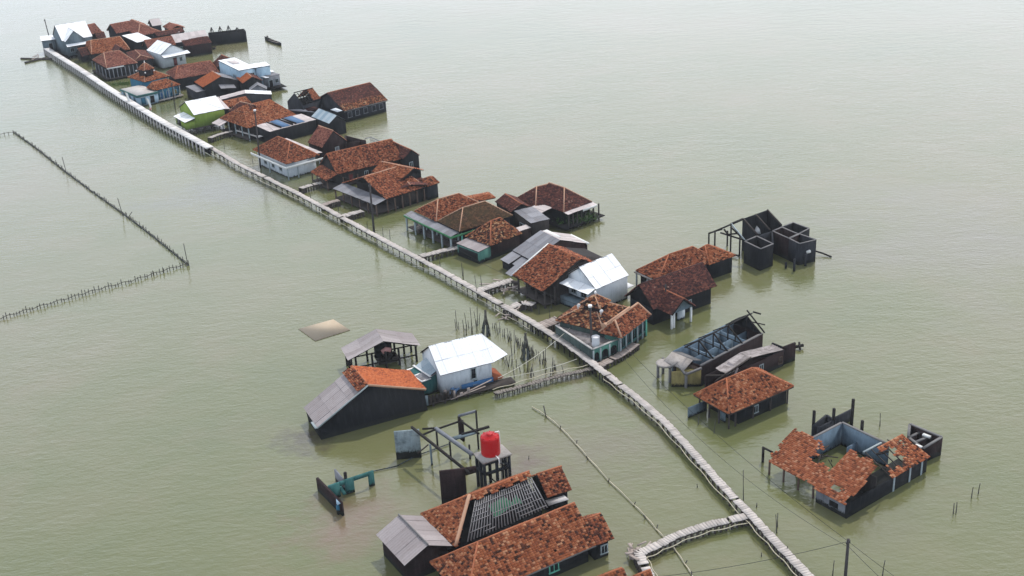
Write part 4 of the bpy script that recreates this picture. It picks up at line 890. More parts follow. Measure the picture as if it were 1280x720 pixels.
t = house('long low building with a flat roof of grey sheets and blue patches, dark green wall', b); b.roof(t, 'zinc_pink', caps=False, label=None); b.wall(t, 'wall_black')
for x0, x1 in ((.3,.46),(.6,.78)):
    mb = MB(); X, Y = b.Lx, b.Ly; mb.hexa([b.E(X*x0,.3,.08),b.E(X*x1,.3,.08),b.E(X*x1,Y-.2,.32),b.E(X*x0,Y-.2,.32)], [b.E(X*x0,.3,.11),b.E(X*x1,.3,.11),b.E(X*x1,Y-.2,.35),b.E(X*x0,Y-.2,.35)]); mb.build('roof_patch', 'cloth_blue', t)
for x in (.25,.5,.57): 
    mb = MB(); mb.box(b.fr, b.Lx*x-.05, b.Lx*x+.05, 0, b.Ly, 2.5, 2.8); mb.build('batten', 'wood_dark', t)

# group C
b = mk(Q('h',92,462), Q('h',395,595), Q('h',968,432), 2.4, 'hx', [Q('h',330,330), Q('h',660,238)], over=.3, name='C1')
t = house('big orange mottled roof carrying a small dark brown hipped bay, beside the lime green house', b)
b.roof(t, 'tile_orange', cap='ridge', mess=1.1); b.wall(t, 'wall_timber', x0=1.5); X, Y = b.Lx, b.Ly
b2 = mk(Q('h',215,362), Q('h',385,432), Q('h',517,372), 3.7, 'hy', [Q('h',425,272), Q('h',292,235)], over=.2, name='C1b'); b2.i0 = .0
b2.roof(t, 'tile_brown', cap='ridge_pale', mess=.4); b2.wall(t, 'wall_black', z0=2.6, top=3.6)
b3 = mk(Q('h',40,290), Q('h',120,345), Q('h',420,275), 3.0, 'gx', [Q('h',60,262), Q('h',290,235)], over=.2, name='C1c'); b3.roof(t, 'tile_orange', cap='ridge')
b.posts(t, [(.2,y) for y in np.linspace(.3, Y-.3, 5)]+[(x,.2) for x in (2,3.5)], 'frame_pale', .16)
mb = MB(); mb.box(b.fr, -.4, 1.5, .2, Y-.3, .3, .45); mb.build('porch_floor', 'wood', t)
mb = MB(); sheets(mb, b.E(-1.7,Y+.2,-.5), b.E(-1.7,Y*.72,-.5), b.E(0,Y*.72,.0), b.E(0,Y+.2,.0)); mb.build('porch_roof', ['zinc_pink','wood_dark'], t)
t = thing('water_trough', 'pale concrete boxes on low stilts in front of the big orange mottled roof', 'trough', loc=list(P(Q('h',440,680), 0)))
mb = MB(); mb.hexa([P(Q('h',*x), .7) for x in ((250,610),(500,690),(520,710),(245,630))], [P(Q('h',*x), 1.1) for x in ((250,610),(510,688),(520,708),(245,622))]); mb.build('channel', 'concrete_pale', t)
mb = MB(); mb.hexa([P(Q('h',*x), .7) for x in ((490,690),(660,650),(660,680),(495,715))], [P(Q('h',*x), 1.1) for x in ((490,690),(655,650),(660,675),(500,712))]); mb.build('channel', 'concrete_pale', t)
for x, y in ((300,655),(380,680),(600,690),(470,715)): 
    mb = MB(); p = P(Q('h',x,y), 0); mb.beam(p-[0,0,1], p+[0,0,.9], .2); mb.build('post', 'concrete', t)
b = mk(Q('h',0,208), Q('h',50,245), Q('h',690,187), 3.3, 'gy', [Q('h',325,160), Q('h',232,127)], over=.1, name='C2')
t = house('dark building under a low pale sheet gable behind the big orange mottled roof', b); b.roof(t, 'zinc_pink', caps=False, label=None, mats={'right':'zinc_white'}); b.wall(t, 'wall_darkgrey')

b = mk(Q('C',525,345), Q('C',655,409), Q('C',907,360), 3.5, 'gx', [Q('C',575,302), Q('C',820,252)], over=.12, name='C3')
t = house('small lime green house on stilts with a bright white sheet roof beside the concrete causeway', b)
b.roof(t, 'zinc_white', caps=False); b.wall(t, 'wall_lime', z0=1.1); X, Y = b.Lx, b.Ly
mb = MB(); mb.box(b.fr, -.5, X, -.3, Y, .95, 1.1); mb.build('floor', 'wood', t)
b.posts(t, [(x, y) for x in np.linspace(0, X-.1, 5) for y in (-.15, Y-.2)], 'wood', .16, top=.95)
sk = mk(Q('C',487,378), Q('C',640,428), Q('C',670,405), 2.7, 'flat', name='C3b')
mb = MB(); sheets(mb, b.E(-1.9,Y*.75,-1.0), b.E(-1.9,-.1,-1.0), b.E(.1,-.1,-.55), b.E(.1,Y*.75,-.55)); mb.build('porch_roof', ['zinc_white','wood_dark'], t)
mb = MB(); mb.box(b.fr, -1.7, .1, .1, Y*.7, 1.1, 2.3); mb.build('wall', 'wall_lime', t); mb = MB(); mb.box(b.fr, -1.76, -1.6, Y*.35, Y*.6, 1.3, 2.3); mb.build('window', 'pane', t)
b.wx, b.wy = (.12, X-.12), (.12, Y-.12); b.opening(t, 'left', .5, .6, .9, 2.0, 'window', 'frame_pale')
mb = MB(); sheets(mb, b.E(X+.1,.2,-.1), b.E(X+1.0,.2,-.25), b.E(X+1.0,Y*.7,1.1), b.E(X+.1,Y*.55,1.2)); mb.build('roof', ['zinc_pink','wood_dark'], t, 'narrow pinkish sheet beside the white roof')

# blue hall with two tier roof
b = mk(Q('e',110,345), Q('e',388,420), Q('e',802,328), 3.0, 'hx', [Q('e',375,235), Q('e',480,205)], over=.3, name='C5')
t = house('blue walled hall with a two tier pyramid tile roof, next to the concrete causeway', b, 'prayer_hall', 'hall')
b.i0 = b.Lx/2-.5; b.i1 = b.Lx/2+.5; b.roof(t, 'tile_orange', cap='ridge_pale', mess=.9); b.wall(t, 'wall_blue')
b2 = mk(Q('e',268,216), Q('e',392,238), Q('e',548,198), 5.0, 'hx', [Q('e',385,75), None], over=.2, name='C5b')
b2.i0 = b2.Lx/2-.1; b2.i1 = b2.Lx/2+.1; b2.roof(t, 'tile_red', cap='ridge_pale'); b2.wall(t, 'wall_brick', z0=3.6)
mb = MB(); top = b2.E(b2.Lx/2, b2.Ly/2, b2.rise); mb.tube([top-[0,0,.1], top+[0,0,.5]], .15, 8, r2=.04); mb.build('finial', 'pipe_white', t)
for x, y, z in ((258,230,4.9),(402,262,4.6),(545,225,4.9)):
    mb = MB(); p = P(Q('e',x,y), z); mb.tube([p, p+[.1,-.3,0]], .08, 8, r2=.17); mb.build('loudspeaker', 'pipe_white', t)
b3 = mk(Q('e',428,508), Q('e',580,552), Q('e',962,460), 2.5, 'hx', [Q('e',520,425), Q('e',742,370)], over=.35, name='C5c')
b3.roof(t, 'tile_orange', cap='ridge', mess=.9); b3.wall(t, 'wall_blue', z0=.3); b3.posts(t, [(x,.15) for x in np.linspace(.2,b3.Lx-.2,5)], 'frame_pale', .15)
mb = MB(); mb.box(b3.fr, 0, b3.Lx+.3, -.4, 2, .3, .45); mb.build('porch_floor', 'concrete', t)
for f_ in (.2,.5): b3.opening(t, 'front', f_, .7, 1.3, .5, 'door', 'frame_pale', 'door_blue')
b3.opening(t, 'front', .8, .9, .8, .9, 'window', 'frame_pale', 'wall_yellow')
b4 = mk(Q('e',42,522), Q('e',268,642), Q('e',590,562), 2.3, 'flat', name='C5d')
mb = MB(); mb.box(b4.fr, 0, b4.Lx, 0, b4.Ly, 2.1, 2.3); mb.build('roof_slab', 'concrete_pale', t)
mb = MB(); mb.box(b4.fr, -.06, b4.Lx, -.08, -.002, 1.95, 2.38); mb.box(b4.fr, -.08, -.002, -.08, b4.Ly, 1.95, 2.38); mb.build('fascia', 'wall_aqua', t)
mb = MB(); mb.box(b4.fr, .15, b4.Lx-.1, .15, b4.Ly-.1, -1, 2.09); mb.build('wall', 'wall_paleblue', t); b4.wx, b4.wy = (.15, b4.Lx-.1), (.15, b4.Ly-.1)
for f_ in (.2,.5,.8): b4.opening(t, 'left', f_, .8, .8, .9, 'window', 'wall_grey', 'wall_blue')
b4.opening(t, 'front', .25, .9, 1.4, .3, 'door', 'frame_pale', 'wall_blue'); b4.opening(t, 'front', .7, .8, 1.4, .3, 'door', 'frame_pale', 'void')
for nm, lb, x, y, c in (('flag','first pale banner leaning on the causeway rail near the blue hall',120,235,'cloth_white'),('flag','second pale banner leaning on the causeway rail, nearer the lime green house',292,285,'cloth_white')):
    p = P(Q('C',x+20,y+85), .9); t = thing('banner', lb, 'banner', loc=list(p)); mb = MB(); mb.beam(p, p+[-.5,.1,2.4], .07); mb.build('pole', 'bamboo', t)
    mb = MB(); q0, q1 = p+[-.12,0,.5], p+[-.5,.1,2.3]; mb.add([q0, q1, q1+[.45,-.05,-.1], q0+[.4,-.05,.1], q0+[0,.02,0], q1+[0,.02,0], q1+[.45,-.03,-.1], q0+[.4,-.03,.1]], [(0,1,2,3),(7,6,5,4)]); mb.build('cloth', c, t)
    mb = MB(); mb.beam(p+[0,-.05,.0], p+[-.1,-.05,.5], .3); mb.build('base_cloth', 'cloth_pink', t)

b = mk(Q('B',190,575), Q('B',277,635), Q('B',672,572), 2.4, 'hx', [Q('B',298,508), Q('B',590,478)], over=.3, name='C6')
t = house('red brown hip roofed house between the blue hall and the small white gabled house', b); b.roof(t, 'tile_pink', cap='ridge', mess=.9); b.wall(t, 'wall_black')
b = mk(Q('g',0,462), Q('g',150,527), Q('g',665,445), 2.6, 'gy', [Q('g',367,353), Q('g',228,305)], over=.1, name='C7')
t = house('orange roofed gable house with a wide black gable end, behind the lime green house', b); b.roof(t, 'tile_fresh', cap='ridge_pale', mats={'right':'zinc_grey'}, mess=.6); b.wall(t, 'wall_black')
mb = MB(); sheets(mb, b.E(b.Lx*.4,-1.3,-.5), b.E(b.Lx*.8,-1.3,-.9), b.E(b.Lx*.8,0,-.4), b.E(b.Lx*.4,0,.1)); mb.build('lean_to_roof', ['zinc_grey','wood_dark'], t)
b6 = mk(Q('g',-40,520), Q('g',60,590), Q('g',165,555), 2.0, 'shed', rise=.3, over=.1, name='C7b'); b6.roof(t, 'zinc_grey', caps=False, label='grey sheet porch'); b6.wall(t, 'wall_darkgrey')
b = mk(Q('g',585,402), Q('g',682,477), Q('g',940,440), 2.8, 'gy', [Q('g',800,372), Q('g',700,320)], over=.1, name='C8')
t = house('small orange tiled gable in front of the large flat white roof', b); b.roof(t, 'tile_fresh', cap='ridge_pale', mats={'right':'tile_brown'}, mess=.6); b.wall(t, 'wall_black')
b8 = mk(Q('g',690,540), Q('g',760,575), Q('g',1000,570), 1.9, 'gy', [Q('g',870,480), None], over=.1, name='C8b'); b8.roof(t, 'zinc_grey', caps=False, label='grey sheet gable'); b8.wall(t, 'wall_grey')
b = mk(Q('g',338,182), Q('g',625,302), Q('g',850,262), 4.6, 'flat', over=.1, name='C9')
t = house('pale blue two storey house with a wide flat white roof and a faint rusty stain', b); X, Y = b.Lx, b.Ly
mb = MB(); sheets(mb, b.E(0,0,0), b.E(X,0,0), b.E(X,Y,.25), b.E(0,Y,.25)); mb.build('roof', ['zinc_white','wood_dark'], t)
mb = MB(); mb.hexa([b.E(X*.3,Y*.5,.18),b.E(X*.7,Y*.5,.18),b.E(X*.75,Y*.75,.24),b.E(X*.3,Y*.8,.24)], [b.E(X*.3,Y*.5,.2),b.E(X*.7,Y*.5,.2),b.E(X*.75,Y*.75,.26),b.E(X*.3,Y*.8,.26)]); mb.build('roof_patch', 'zinc_pink', t)
b.wall(t, 'wall_paleblue', top=4.5)
b2 = mk(Q('g',760,222), Q('g',850,262), Q('g',1052,237), 4.6, 'flat', over=.1, name='C9b'); mb = MB(); sheets(mb, b2.E(-.4,0,0), b2.E(b2.Lx,0,0), b2.E(b2.Lx,b2.Ly,.1), b2.E(-.4,b2.Ly,.1)); mb.build('roof', ['zinc_white','wood_dark'], t); b2.wall(t, 'wall_paleblue', top=4.5)
b.opening(t, 'left', .75, 1.6, 1.6, 1.6, 'window', 'frame_pale', 'wall_innerblue'); b.opening(t, 'front', .8, .7, 1, 2.6, 'window', 'frame_pale')
b = mk(Q('g',915,312), Q('g',985,372), Q('g',1135,320), 3.0, 'flat', over=.1, name='C10')
t = house('grey box shaped hut with small white roof sheets and a dark deck on the water', b, 'hut', 'hut'); X, Y = b.Lx, b.Ly
b.wall(t, 'wall_grey', top=2.6); mb = MB(); mb.box(b.fr, X*.1, X, Y*.5, Y, 2.9, 3.0); mb.box(b.fr, -.3, .5, -.3, Y*.8, 2.6, 2.7); mb.build('roof', 'zinc_white', t); mb = MB(); mb.box(b.fr, .3, X, .1, Y, 2.62, 2.72); mb.build('roof', 'zinc_grey', t)
b.opening(t, 'front', .3, .8, 1.3, .6, 'door', 'frame_pale', 'void'); b.opening(t, 'front', .75, .6, .7, 1.2)
mb = MB(); mb.hexa([P(Q('g',*x), .4) for x in ((950,530),(1010,555),(1270,515),(1180,468))], [P(Q('g',*x), .6) for x in ((950,530),(1010,555),(1270,515),(1180,468))]); mb.build('deck', 'wood_dark', t)

# far group
b = mk(Q('c',62,608), Q('c',262,684), Q('c',648,600), 3.3, 'gy', [Q('c',462,520), Q('c',265,460)], over=.15, name='B1')
t = house('small white house with a white roof, pale grey gable end, white awning and maroon door', b); b.roof(t, 'zinc_white', caps=False); b.wall(t, 'wall_white', z0=.2); X, Y = b.Lx, b.Ly
mb = MB(); sheets(mb, b.E(X*.02,-1.3,-.6), b.E(X*1.08,-1.3,-.6), b.E(X*1.08,.1,-.15), b.E(X*.02,.1,-.15)); mb.build('awning', ['zinc_white','wood_dark'], t); b.opening(t, 'front', .55, .8, 1.7, .3, 'door', 'frame_pale', 'door_maroon'); b.opening(t, 'front', .8, .5, .7, 1.1)
b = mk(Q('c',-30,545), Q('c',65,600), Q('c',510,530), 2.7, 'gx', [Q('c',0,452), Q('c',415,400)], over=.2, name='B2')
t = house('red brown tiled house right behind the small white gabled house', b); b.roof(t, 'tile_pink', cap='ridge'); b.wall(t, 'wall_black')
b = mk(Q('c',420,430), Q('c',490,497), Q('c',1030,415), 3.0, 'gx', [Q('c',405,372), Q('c',937,283)], over=.1, name='B3')
t = house('long house with a pinkish grey sheet roof leading up to the burnt out roofless walls', b); b.roof(t, 'zinc_pink', caps=False, label=None); b.wall(t, 'wall_darkgrey', top=None); b.opening(t, 'front', .2, 1.2, .9, 1, 'window', 'frame_pale', 'wall_teal')
b = mk(Q('c',625,500), Q('c',655,552), Q('c',1075,487), 2.5, 'shed', rise=.8, over=.1, name='B4')
t = house('low dark brick lean-to with maroon tiles in front of the long pinkish roof', b, 'shed', 'shed'); b.roof(t, 'tile_brown', caps=False); b.wall(t, 'wall_brick')
# roofless walls with trusses
b = mk(Q('B',548,222), Q('B',582,243), Q('B',908,210), 2.5, 'flat', name='B5')
t = house('black roofless walls with four bare triangular trusses on top, far right of the distant cluster', b, 'ruined_house', 'ruin'); X, Y = b.Lx, b.Ly; fr = b.fr
for x0, x1, y0, y1 in ((0,X,0,.2),(0,X,Y-.2,Y),(0,.2,.2,Y-.2),(X-.2,X,.2,Y-.2)): mb = MB(); mb.box(fr, x0, x1, y0, y1, -1, 2.5); mb.build('wall', 'wall_black', t)
for i in range(4):
    x = .8+i*(X-2)/3.3; H3 = 4.0 if i < 3 else 3.3; mb = MB(); mb.beam(fr.pt(x-.6,Y*.5,2.5), fr.pt(x,Y/2,H3), .15); mb.beam(fr.pt(x+.6,Y*.5,2.5), fr.pt(x,Y/2,H3), .15); mb.beam(fr.pt(x,0,2.5), fr.pt(x,Y/2,H3), .12); mb.beam(fr.pt(x,Y,2.5), fr.pt(x,Y/2,H3), .12); mb.build('truss', 'wood_dark', t)
far = [
 ('short dark brown gable touching the far left white house', ('b',25,330), ('b',112,377), ('b',282,312), 3.2, 'gx', [('b',28,235),('b',205,190)], 'tile_pink', 'wall_brick'),
 ('low maroon roof in the gap behind the wide orange roof', ('b',195,380), ('b',270,425), ('b',420,410), 2.6, 'gx', [('b',210,330),('b',370,330)], 'tile_brown', 'wall_black'),
 ('far house with a dark teal gable end and reddish tile slope', ('b',430,300), ('b',580,345), ('b',872,290), 3.2, 'gx', [('b',410,205),('b',705,172)], 'tile_pink', 'wall_darkgrey'),
 ('large dark brown hip roof with a pale hip line at the far back', ('b',700,240), ('b',930,385), ('b',1290,320), 3.2, 'hy', [('b',905,152),('b',800,115)], 'tile_pink', 'wall_black'),
 ('farthest house with a dark gable and pale pinkish sheet slope', ('c',45,190), ('c',135,228), ('c',300,205), 4.3, 'gx', [('c',25,122),('c',285,95)], 'zinc_pink', 'wall_darkgrey'),
 ('dark brown house with a black gable end at the far back right', ('c',230,250), ('c',420,290), ('c',680,262), 3.4, 'gy', [('c',380,152),('c',290,130)], 'tile_pink', 'wall_black'),
 ('low brown roof with two pale spots, between the dark gables and the long pinkish roof', ('c',100,370), ('c',210,395), ('c',660,320), 2.9, 'gx', [('c',230,300),('c',600,275)], 'tile_brown', 'wall_black'),
 ('small flat white roofed house with a black side, middle of the far cluster', ('b',770,390), ('b',912,487), ('b',1125,425), 3.4, 'shed', None, 'zinc_white', 'wall_black'),
 ('low dark lean-to with brown tiles squeezed between the white house and the causeway', ('d',95,205), ('d',160,262), ('d',285,232), 1.5, 'gx', None, 'tile_brown', 'wall_black'),
 ('steep dark brown gable rising behind the pale blue flat roofed house', ('g',262,225), ('g',345,262), ('g',640,205), 3.2, 'gy', [('g',480,125),('g',405,100)], 'tile_brown', 'wall_black'),
 ('small black gable poking out between the orange and maroon roofs near the causeway', ('d',612,160), ('d',712,206), ('d',880,185), 3.3, 'gy', [('d',800,100),('d',750,80)], 'tile_brown', 'void'),
 ('wide orange tiled roof beside the far left white house', ('b',62,492), ('b',190,680), ('b',800,600), 2.6, 'hx', [('b',170,440),('b',640,410)], 'tile_orange', 'wall_black'),
 ('maroon hip roof over a dark green open porch next to the causeway', ('d',285,325), ('d',555,452), ('d',1062,375), 2.7, 'hx', [('d',500,165),('d',760,215)], 'tile_pink', 'wall_black'),
 ('dark maroon gable with a white hip line above the blue hall', ('d',700,230), ('d',1000,345), ('d',1340,330), 2.9, 'hy', [('d',1075,132),('d',850,108)], 'tile_brown', 'wall_black'),
]
for i, (lb, A_, B_, C_, e, rt, rd, mat, wm) in enumerate(far):
    b = mk(Q(*A_), Q(*B_), Q(*C_), e, rt, [Q(*x) for x in rd] if rd else None, rise=.5 if rt == 'shed' else None, over=.3, name='far%d' % i)
    t = house(lb, b); b.roof(t, mat, cap='ridge_pale' if rt[0] == 'h' else 'ridge', caps=mat.startswith('tile'), label=None); b.wall(t, wm)
    if lb.startswith('maroon hip'):
        b.posts(t, [(x,-.3) for x in np.linspace(.3,b.Lx-.3,8)]+[(-.3,y) for y in np.linspace(.3,b.Ly-.3,5)], 'wall_grey', .15, top=2.5); mb = MB(); mb.box(b.fr, 0, b.Lx*.55, -.1, .0, 2.45, 2.7); mb.build('fascia', 'fascia_white', t)
        mb = MB(); mb.box(b.fr, -.6, b.Lx, -.6, b.Ly, .3, .45); mb.build('porch_floor', 'wood', t)
    if lb.startswith('low brown roof'):
        mb = MB(); sheets(mb, b.E(b.Lx*.68,0,.1), b.E(b.Lx*1.02,0,.1), b.E(b.Lx*1.02,b.Ly*.35,.4), b.E(b.Lx*.68,b.Ly*.35,.4)); mb.build('roof', ['zinc_white','wood_dark'], t, 'white sheet at the right eave')
# far left white house
b = mk(Q('a',575,435), Q('a',735,530), Q('a',1225,455), 3.9, 'gx', [Q('a',530,280), Q('a',930,235)], over=.12, name='A1')
t = house('white house with bright white roofs and a grey cross gable where the causeway ends', b); b.roof(t, 'zinc_white', caps=False); b.wall(t, 'wall_greyblue', z0=.5); X, Y = b.Lx, b.Ly
f2 = Frame(b.fr.pt(X*.05,-1.6,0), b.fr.u); pb = Block.__new__(Block); pb.fr = f2; pb.Lx = X*.66; pb.Ly = Y*.5+1.6; pb.e = 3.9; pb.rt = 'gy'; pb.rise = b.rise*.75; pb.i0, pb.i1 = 0, pb.Ly; pb.over = .15
pb.roof(t, 'zinc_white', caps=False); pb.wall(t, 'wall_greyblue', z0=.5); pb.opening(t, 'front', .62, .8, 1.6, .8, 'door', 'frame_pale', 'void'); pb.opening(t, 'front', .25, .7, .8, 1.4)
mb = MB(); sheets(mb, f2.pt(0,-1.1,2.9), f2.pt(X*.8,-1.1,2.9), f2.pt(X*.8,0,3.3), f2.pt(0,0,3.3)); mb.build('awning', ['zinc_white','wood_dark'], t)
w2 = mk(Q('a',365,490), Q('a',400,530), Q('a',640,505), 3.2, 'shed', rise=.5, over=.2, name='A1w'); w2.roof(t, 'zinc_white', caps=False); w2.wall(t, 'wall_greyblue', z0=.5); w2.opening(t, 'front', .6, .8, 1.7, .7, 'door', 'frame_pale', 'void')
b.posts(t, [(x,y) for x in np.linspace(0,X,6) for y in (-1.2,.3)], 'wood', .2, top=.6); mb = MB(); mb.box(b.fr, -.5, X, -2.0, Y, .4, .5); mb.build('deck', 'wood_dark', t)

# ================================================================== RUINS on the right
b = mk(Q('M',410,348), Q('M',545,412), Q('M',648,370), 2.9, 'flat', name='M1')
t = house('black roofless ruin of open box rooms with sloping gable walls and a bare post frame', b, 'ruined_house', 'ruin')
def roombox(corners, z, mat='wall_darkgrey', floor=True):
    for i in range(4):
        mb = MB(); p, q_ = P(corners[i], z), P(corners[(i+1)%4], z); wallseg(mb, p, q_, z, th=.16+.004*i, z0=-1.3); mb.build('wall', mat, t)
        mb = MB(); rim(mb, p, q_, .2+.003*i, .05+.002*i); mb.build('coping', 'fascia_grey', t)
m_ = lambda x, y: Q('M', x, y)
mats_ruin = 'wall_brick'
roombox([m_(410,348), m_(545,412), m_(648,370), m_(512,305)], 2.9, 'wall_black')
roombox([m_(645,262), m_(785,325), m_(865,290), m_(722,230)], 2.9, 'wall_brick')
roombox([m_(780,322), m_(872,368), m_(1010,335), m_(868,285)], 2.9, 'wall_darkgrey')
roombox([m_(722,228), m_(860,288), m_(952,240), m_(818,190)], 2.9, 'wall_black')
for p_, q_, z in ((m_(512,305), m_(645,262), 2.9),(m_(648,370), m_(640,262), 2.9),(m_(870,290), m_(945,262), 2.6)):
    mb = MB(); wallseg(mb, p_, q_, z, th=.15); mb.build('wall', 'wall_darkgrey', t)
base = [m_(410,345), m_(520,298), m_(622,256), m_(720,216)]; tops = [m_(295,203), m_(395,160), m_(502,125), m_(600,86)]
for i in range(4):
    g = P(base[i], 2.9); nrm = b.fr.u; rr = ray(tops[i]); k = ((g-CO)@nrm)/(rr@nrm); tp = CO+rr*k
    bk = np.array([*tp[:2], 0])
    if i > 0:
        mb = MB(); f3 = Frame([*g[:2], 0], b.fr.v); L_ = (tp-g)@b.fr.v
        V = [f3.pt(0,y,z) for y in (-.07,.07) for z in (-1.2,2.9)]+[f3.pt(L_,y,z) for y in (-.07,.07) for z in (-1.2,tp[2])]
        mb.add(V, [(0,1,3,2),(4,6,7,5),(0,4,5,1),(2,3,7,6),(1,5,7,3)]); mb.build('wall', 'wall_black', t)
    mb = MB(); mb.beam(g+[0,0,.08], tp+[0,0,.08], .16); mb.build('rafter', 'wood' if i else 'frame_pale', t)
    if i == 1: last = tp
    if i == 3:
        mb = MB(); wallseg(mb, last, tp, 0, th=.14); mb.build('wall', 'wall_black', t)
    if i == 0: first = tp
for z_ in (0,):
    mb = MB(); mb.beam(first, last, .22); mb.build('beam', 'wood_dark', t)
for p_, zp, q_, zq in ((m_(105,282),4.2,m_(155,265),4.4),(m_(155,265),4.4,m_(300,203),5.0),(m_(160,262),4.3,m_(220,245),4.3),(m_(205,275),3.6,m_(410,340),3.0),(m_(290,225),4.4,m_(400,330),3.0),(m_(235,245),4.2,m_(270,290),3.6),(m_(270,290),3.6,m_(360,280),3.4),(m_(120,400),.4,m_(360,470),.3),(m_(990,425),.5,m_(1065,448),.3),(m_(1065,448),.3,m_(1140,478),.1)):
    polebeam(t, p_, zp, q_, zq, .16)
for x, y, yb in ((107,283,380),(157,268,400),(262,260,385),(290,215,430),(365,300,470),(395,340,420)):
    pb_ = P(m_(x, yb), 0); r_ = ray(m_(x, y)); kk = (pb_[1]-CO[1])/r_[1]; z_ = CO[2]+r_[2]*kk; mb = MB(); mb.beam(pb_-[0,0,1], [pb_[0], pb_[1], z_], .18); mb.build('post', 'wood_dark', t)
for x, y in ((755,575),(825,598),(920,555)):
    pb_ = P(m_(x, y), 0); mb = MB(); mb.beam(pb_-[0,0,1], pb_+[0,0,1.6 if x > 760 else .8], .25); mb.build('post', 'wall_darkgrey', t)
mb = MB(); p = P(m_(930,440), 1.6); mb.beam(p, p+[.5,.1,.1], .3, .3); mb.build('debris', 'fascia_white', t)
mb = MB(); p = P(m_(530,275), 2.0); mb.hexa([p+[-.6,-.4,0],p+[.6,-.4,0],p+[.6,.4,0],p+[-.6,.4,0]], [p+[-.5,-.2,.5],p+[.3,-.2,.6],p+[.2,.3,1.0],p+[-.2,.4,1.0]]); mb.build('debris', 'cloth_white', t)

# N1 long roofless house
b = mk(Q('n',160,480), Q('n',495,583), Q('n',1155,275), 2.3, 'gx', [Q('n',500,292), Q('n',845,146)], over=0, name='N1')
A1_ = b
t = house('long roofless house with slanting trusses over blue grey rooms and a porch with round canopy', b, 'ruined_house', 'ruin'); X, Y, fr = b.Lx, b.Ly, b.fr
LOG.append(('N1 dims', X, Y, b.rise))
mb = MB(); mb.box(fr, 0, X, 0, .18, -1.3, 2.3); mb.build('wall', 'wall_brick', t); mb = MB(); mb.box(fr, 0, X, Y-.18, Y, -1.3, 2.6); mb.build('wall', 'wall_innerblue', t, 'blue grey back wall')
for x in (0, X*.25, X*.5, X*.75, X-.2):
    mb = MB(); mb.box(fr, x, x+.18, .19, Y-.19, -1.3, 2.25); mb.build('wall', 'wall_innerblue' if .1 < x < X-1 else 'wall_brick', t)
mb = MB(); mb.box(fr, .2, X-.2, Y*.5, Y*.5+.15, -1.3, 2.0); mb.build('wall', 'wall_innerblue', t)
mb = MB(); mb.box(fr, .2, X-.2, .2, Y-.2, -.6, .25); mb.build('floor', 'wall_darkgrey', t)
mb = MB(); mb.box(fr, .0, X, -.03, .22, 2.3, 2.42); mb.build('wall_plate', 'fascia_grey', t)
mb = MB(); mb.beam(fr.pt(-.3,Y/2,2.3+b.rise), fr.pt(X+.6,Y/2,2.3+b.rise), .1, .12); mb.build('ridge_beam', 'wood_dark', t)
for i, x in enumerate((X*.19, X*.42, X*.66, X*.97)):
    mb = MB(); r_ = b.rise; mb.beam(fr.pt(x,.05,2.4), fr.pt(x,Y/2,2.3+r_), .13); mb.beam(fr.pt(x,Y,2.6), fr.pt(x,Y/2,2.3+r_), .09); mb.beam(fr.pt(x,Y/2,2.2), fr.pt(x,Y/2,2.3+r_), .13); mb.beam(fr.pt(x,.1,2.35), fr.pt(x,Y-.1,2.5), .08); mb.beam(fr.pt(x,Y*.25,2.3), fr.pt(x,Y*.25,2.3+r_*.5), .12); mb.build('truss', 'wood_dark', t)
# black gable remnant at the right
mb = MB(); f_ = (fr.pt(X*.97,0,2.4), fr.pt(X*.97,Y,2.4), fr.pt(X*.97,Y/2,2.3+b.rise)); mb.add([*f_, *[q_+fr.u*.12 for q_ in f_]], [(0,1,4,3),(1,2,5,4),(2,0,3,5)], [(2,1,0),(3,4,5)]); mb.build('gable', 'wall_black', t)
mb = MB(); sheets(mb, fr.pt(X*.86,Y,2.6), fr.pt(X+.7,Y,2.6), fr.pt(X+.7,Y/2,2.35+b.rise), fr.pt(X*.86,Y/2,2.35+b.rise)); mb.build('roof', ['wall_black','wood_dark'], t, 'black roof remnant')
mb = MB(); mb.beam(fr.pt(X+.8,Y/2,2.4+b.rise), fr.pt(X+1.6,Y*.4,2.0+b.rise), .15); mb.beam(fr.pt(X+.3,0,2.3), fr.pt(X+.1,Y/2+.3,2.75+b.rise), .12); mb.beam(fr.pt(X+.2,Y*.6,3.0), fr.pt(X+1.9,Y*.3,2.3), .1); mb.build('debris', 'wood_dark', t)
# grey slabs and porch on the left
n_ = lambda x, y: Q('n', x, y)
for xa, za, xb, zb, mt in ((-1.5,2.15,-.2,2.75,'concrete'), (-.2,2.75,1.2,2.2,'fascia_grey')):
    mb = MB(); q4 = [fr.pt(xa,1.0,za), fr.pt(xb,1.0,zb), fr.pt(xb,Y-.2,zb), fr.pt(xa,Y-.2,za)]; mb.hexa([p-[0,0,.1] for p in q4], q4); mb.build('roof_slab', mt, t)
cx = P(n_(130,548), 2.0); mb = MB(); V = []; nn = 24
for r_, z in ((.85,-.2),(.95,0),(.75,.02),(.35,.06)): V += [cx+[r_*math.cos(2*math.pi*k/nn), r_*math.sin(2*math.pi*k/nn), z] for k in range(nn)]
mb.add(V+[cx+[0,0,.14], cx-[0,0,.25]], [(i*nn+k, i*nn+(k+1)%nn, (i+1)*nn+(k+1)%nn, (i+1)*nn+k) for i in range(3) for k in range(nn)], [(3*nn+k, 3*nn+(k+1)%nn, 4*nn) for k in range(nn)]+[(k, 4*nn+1, (k+1)%nn) for k in range(nn)]); mb.build('canopy', 'concrete', t)
for x, y in ((60,640),(180,690),(110,600),(340,745)):
    p = P(n_(x, y), .6); mb = MB(); mb.tube([[p[0],p[1],-1],[p[0],p[1],1.8]], .15, 8); mb.build('pillar', 'fascia_grey', t)
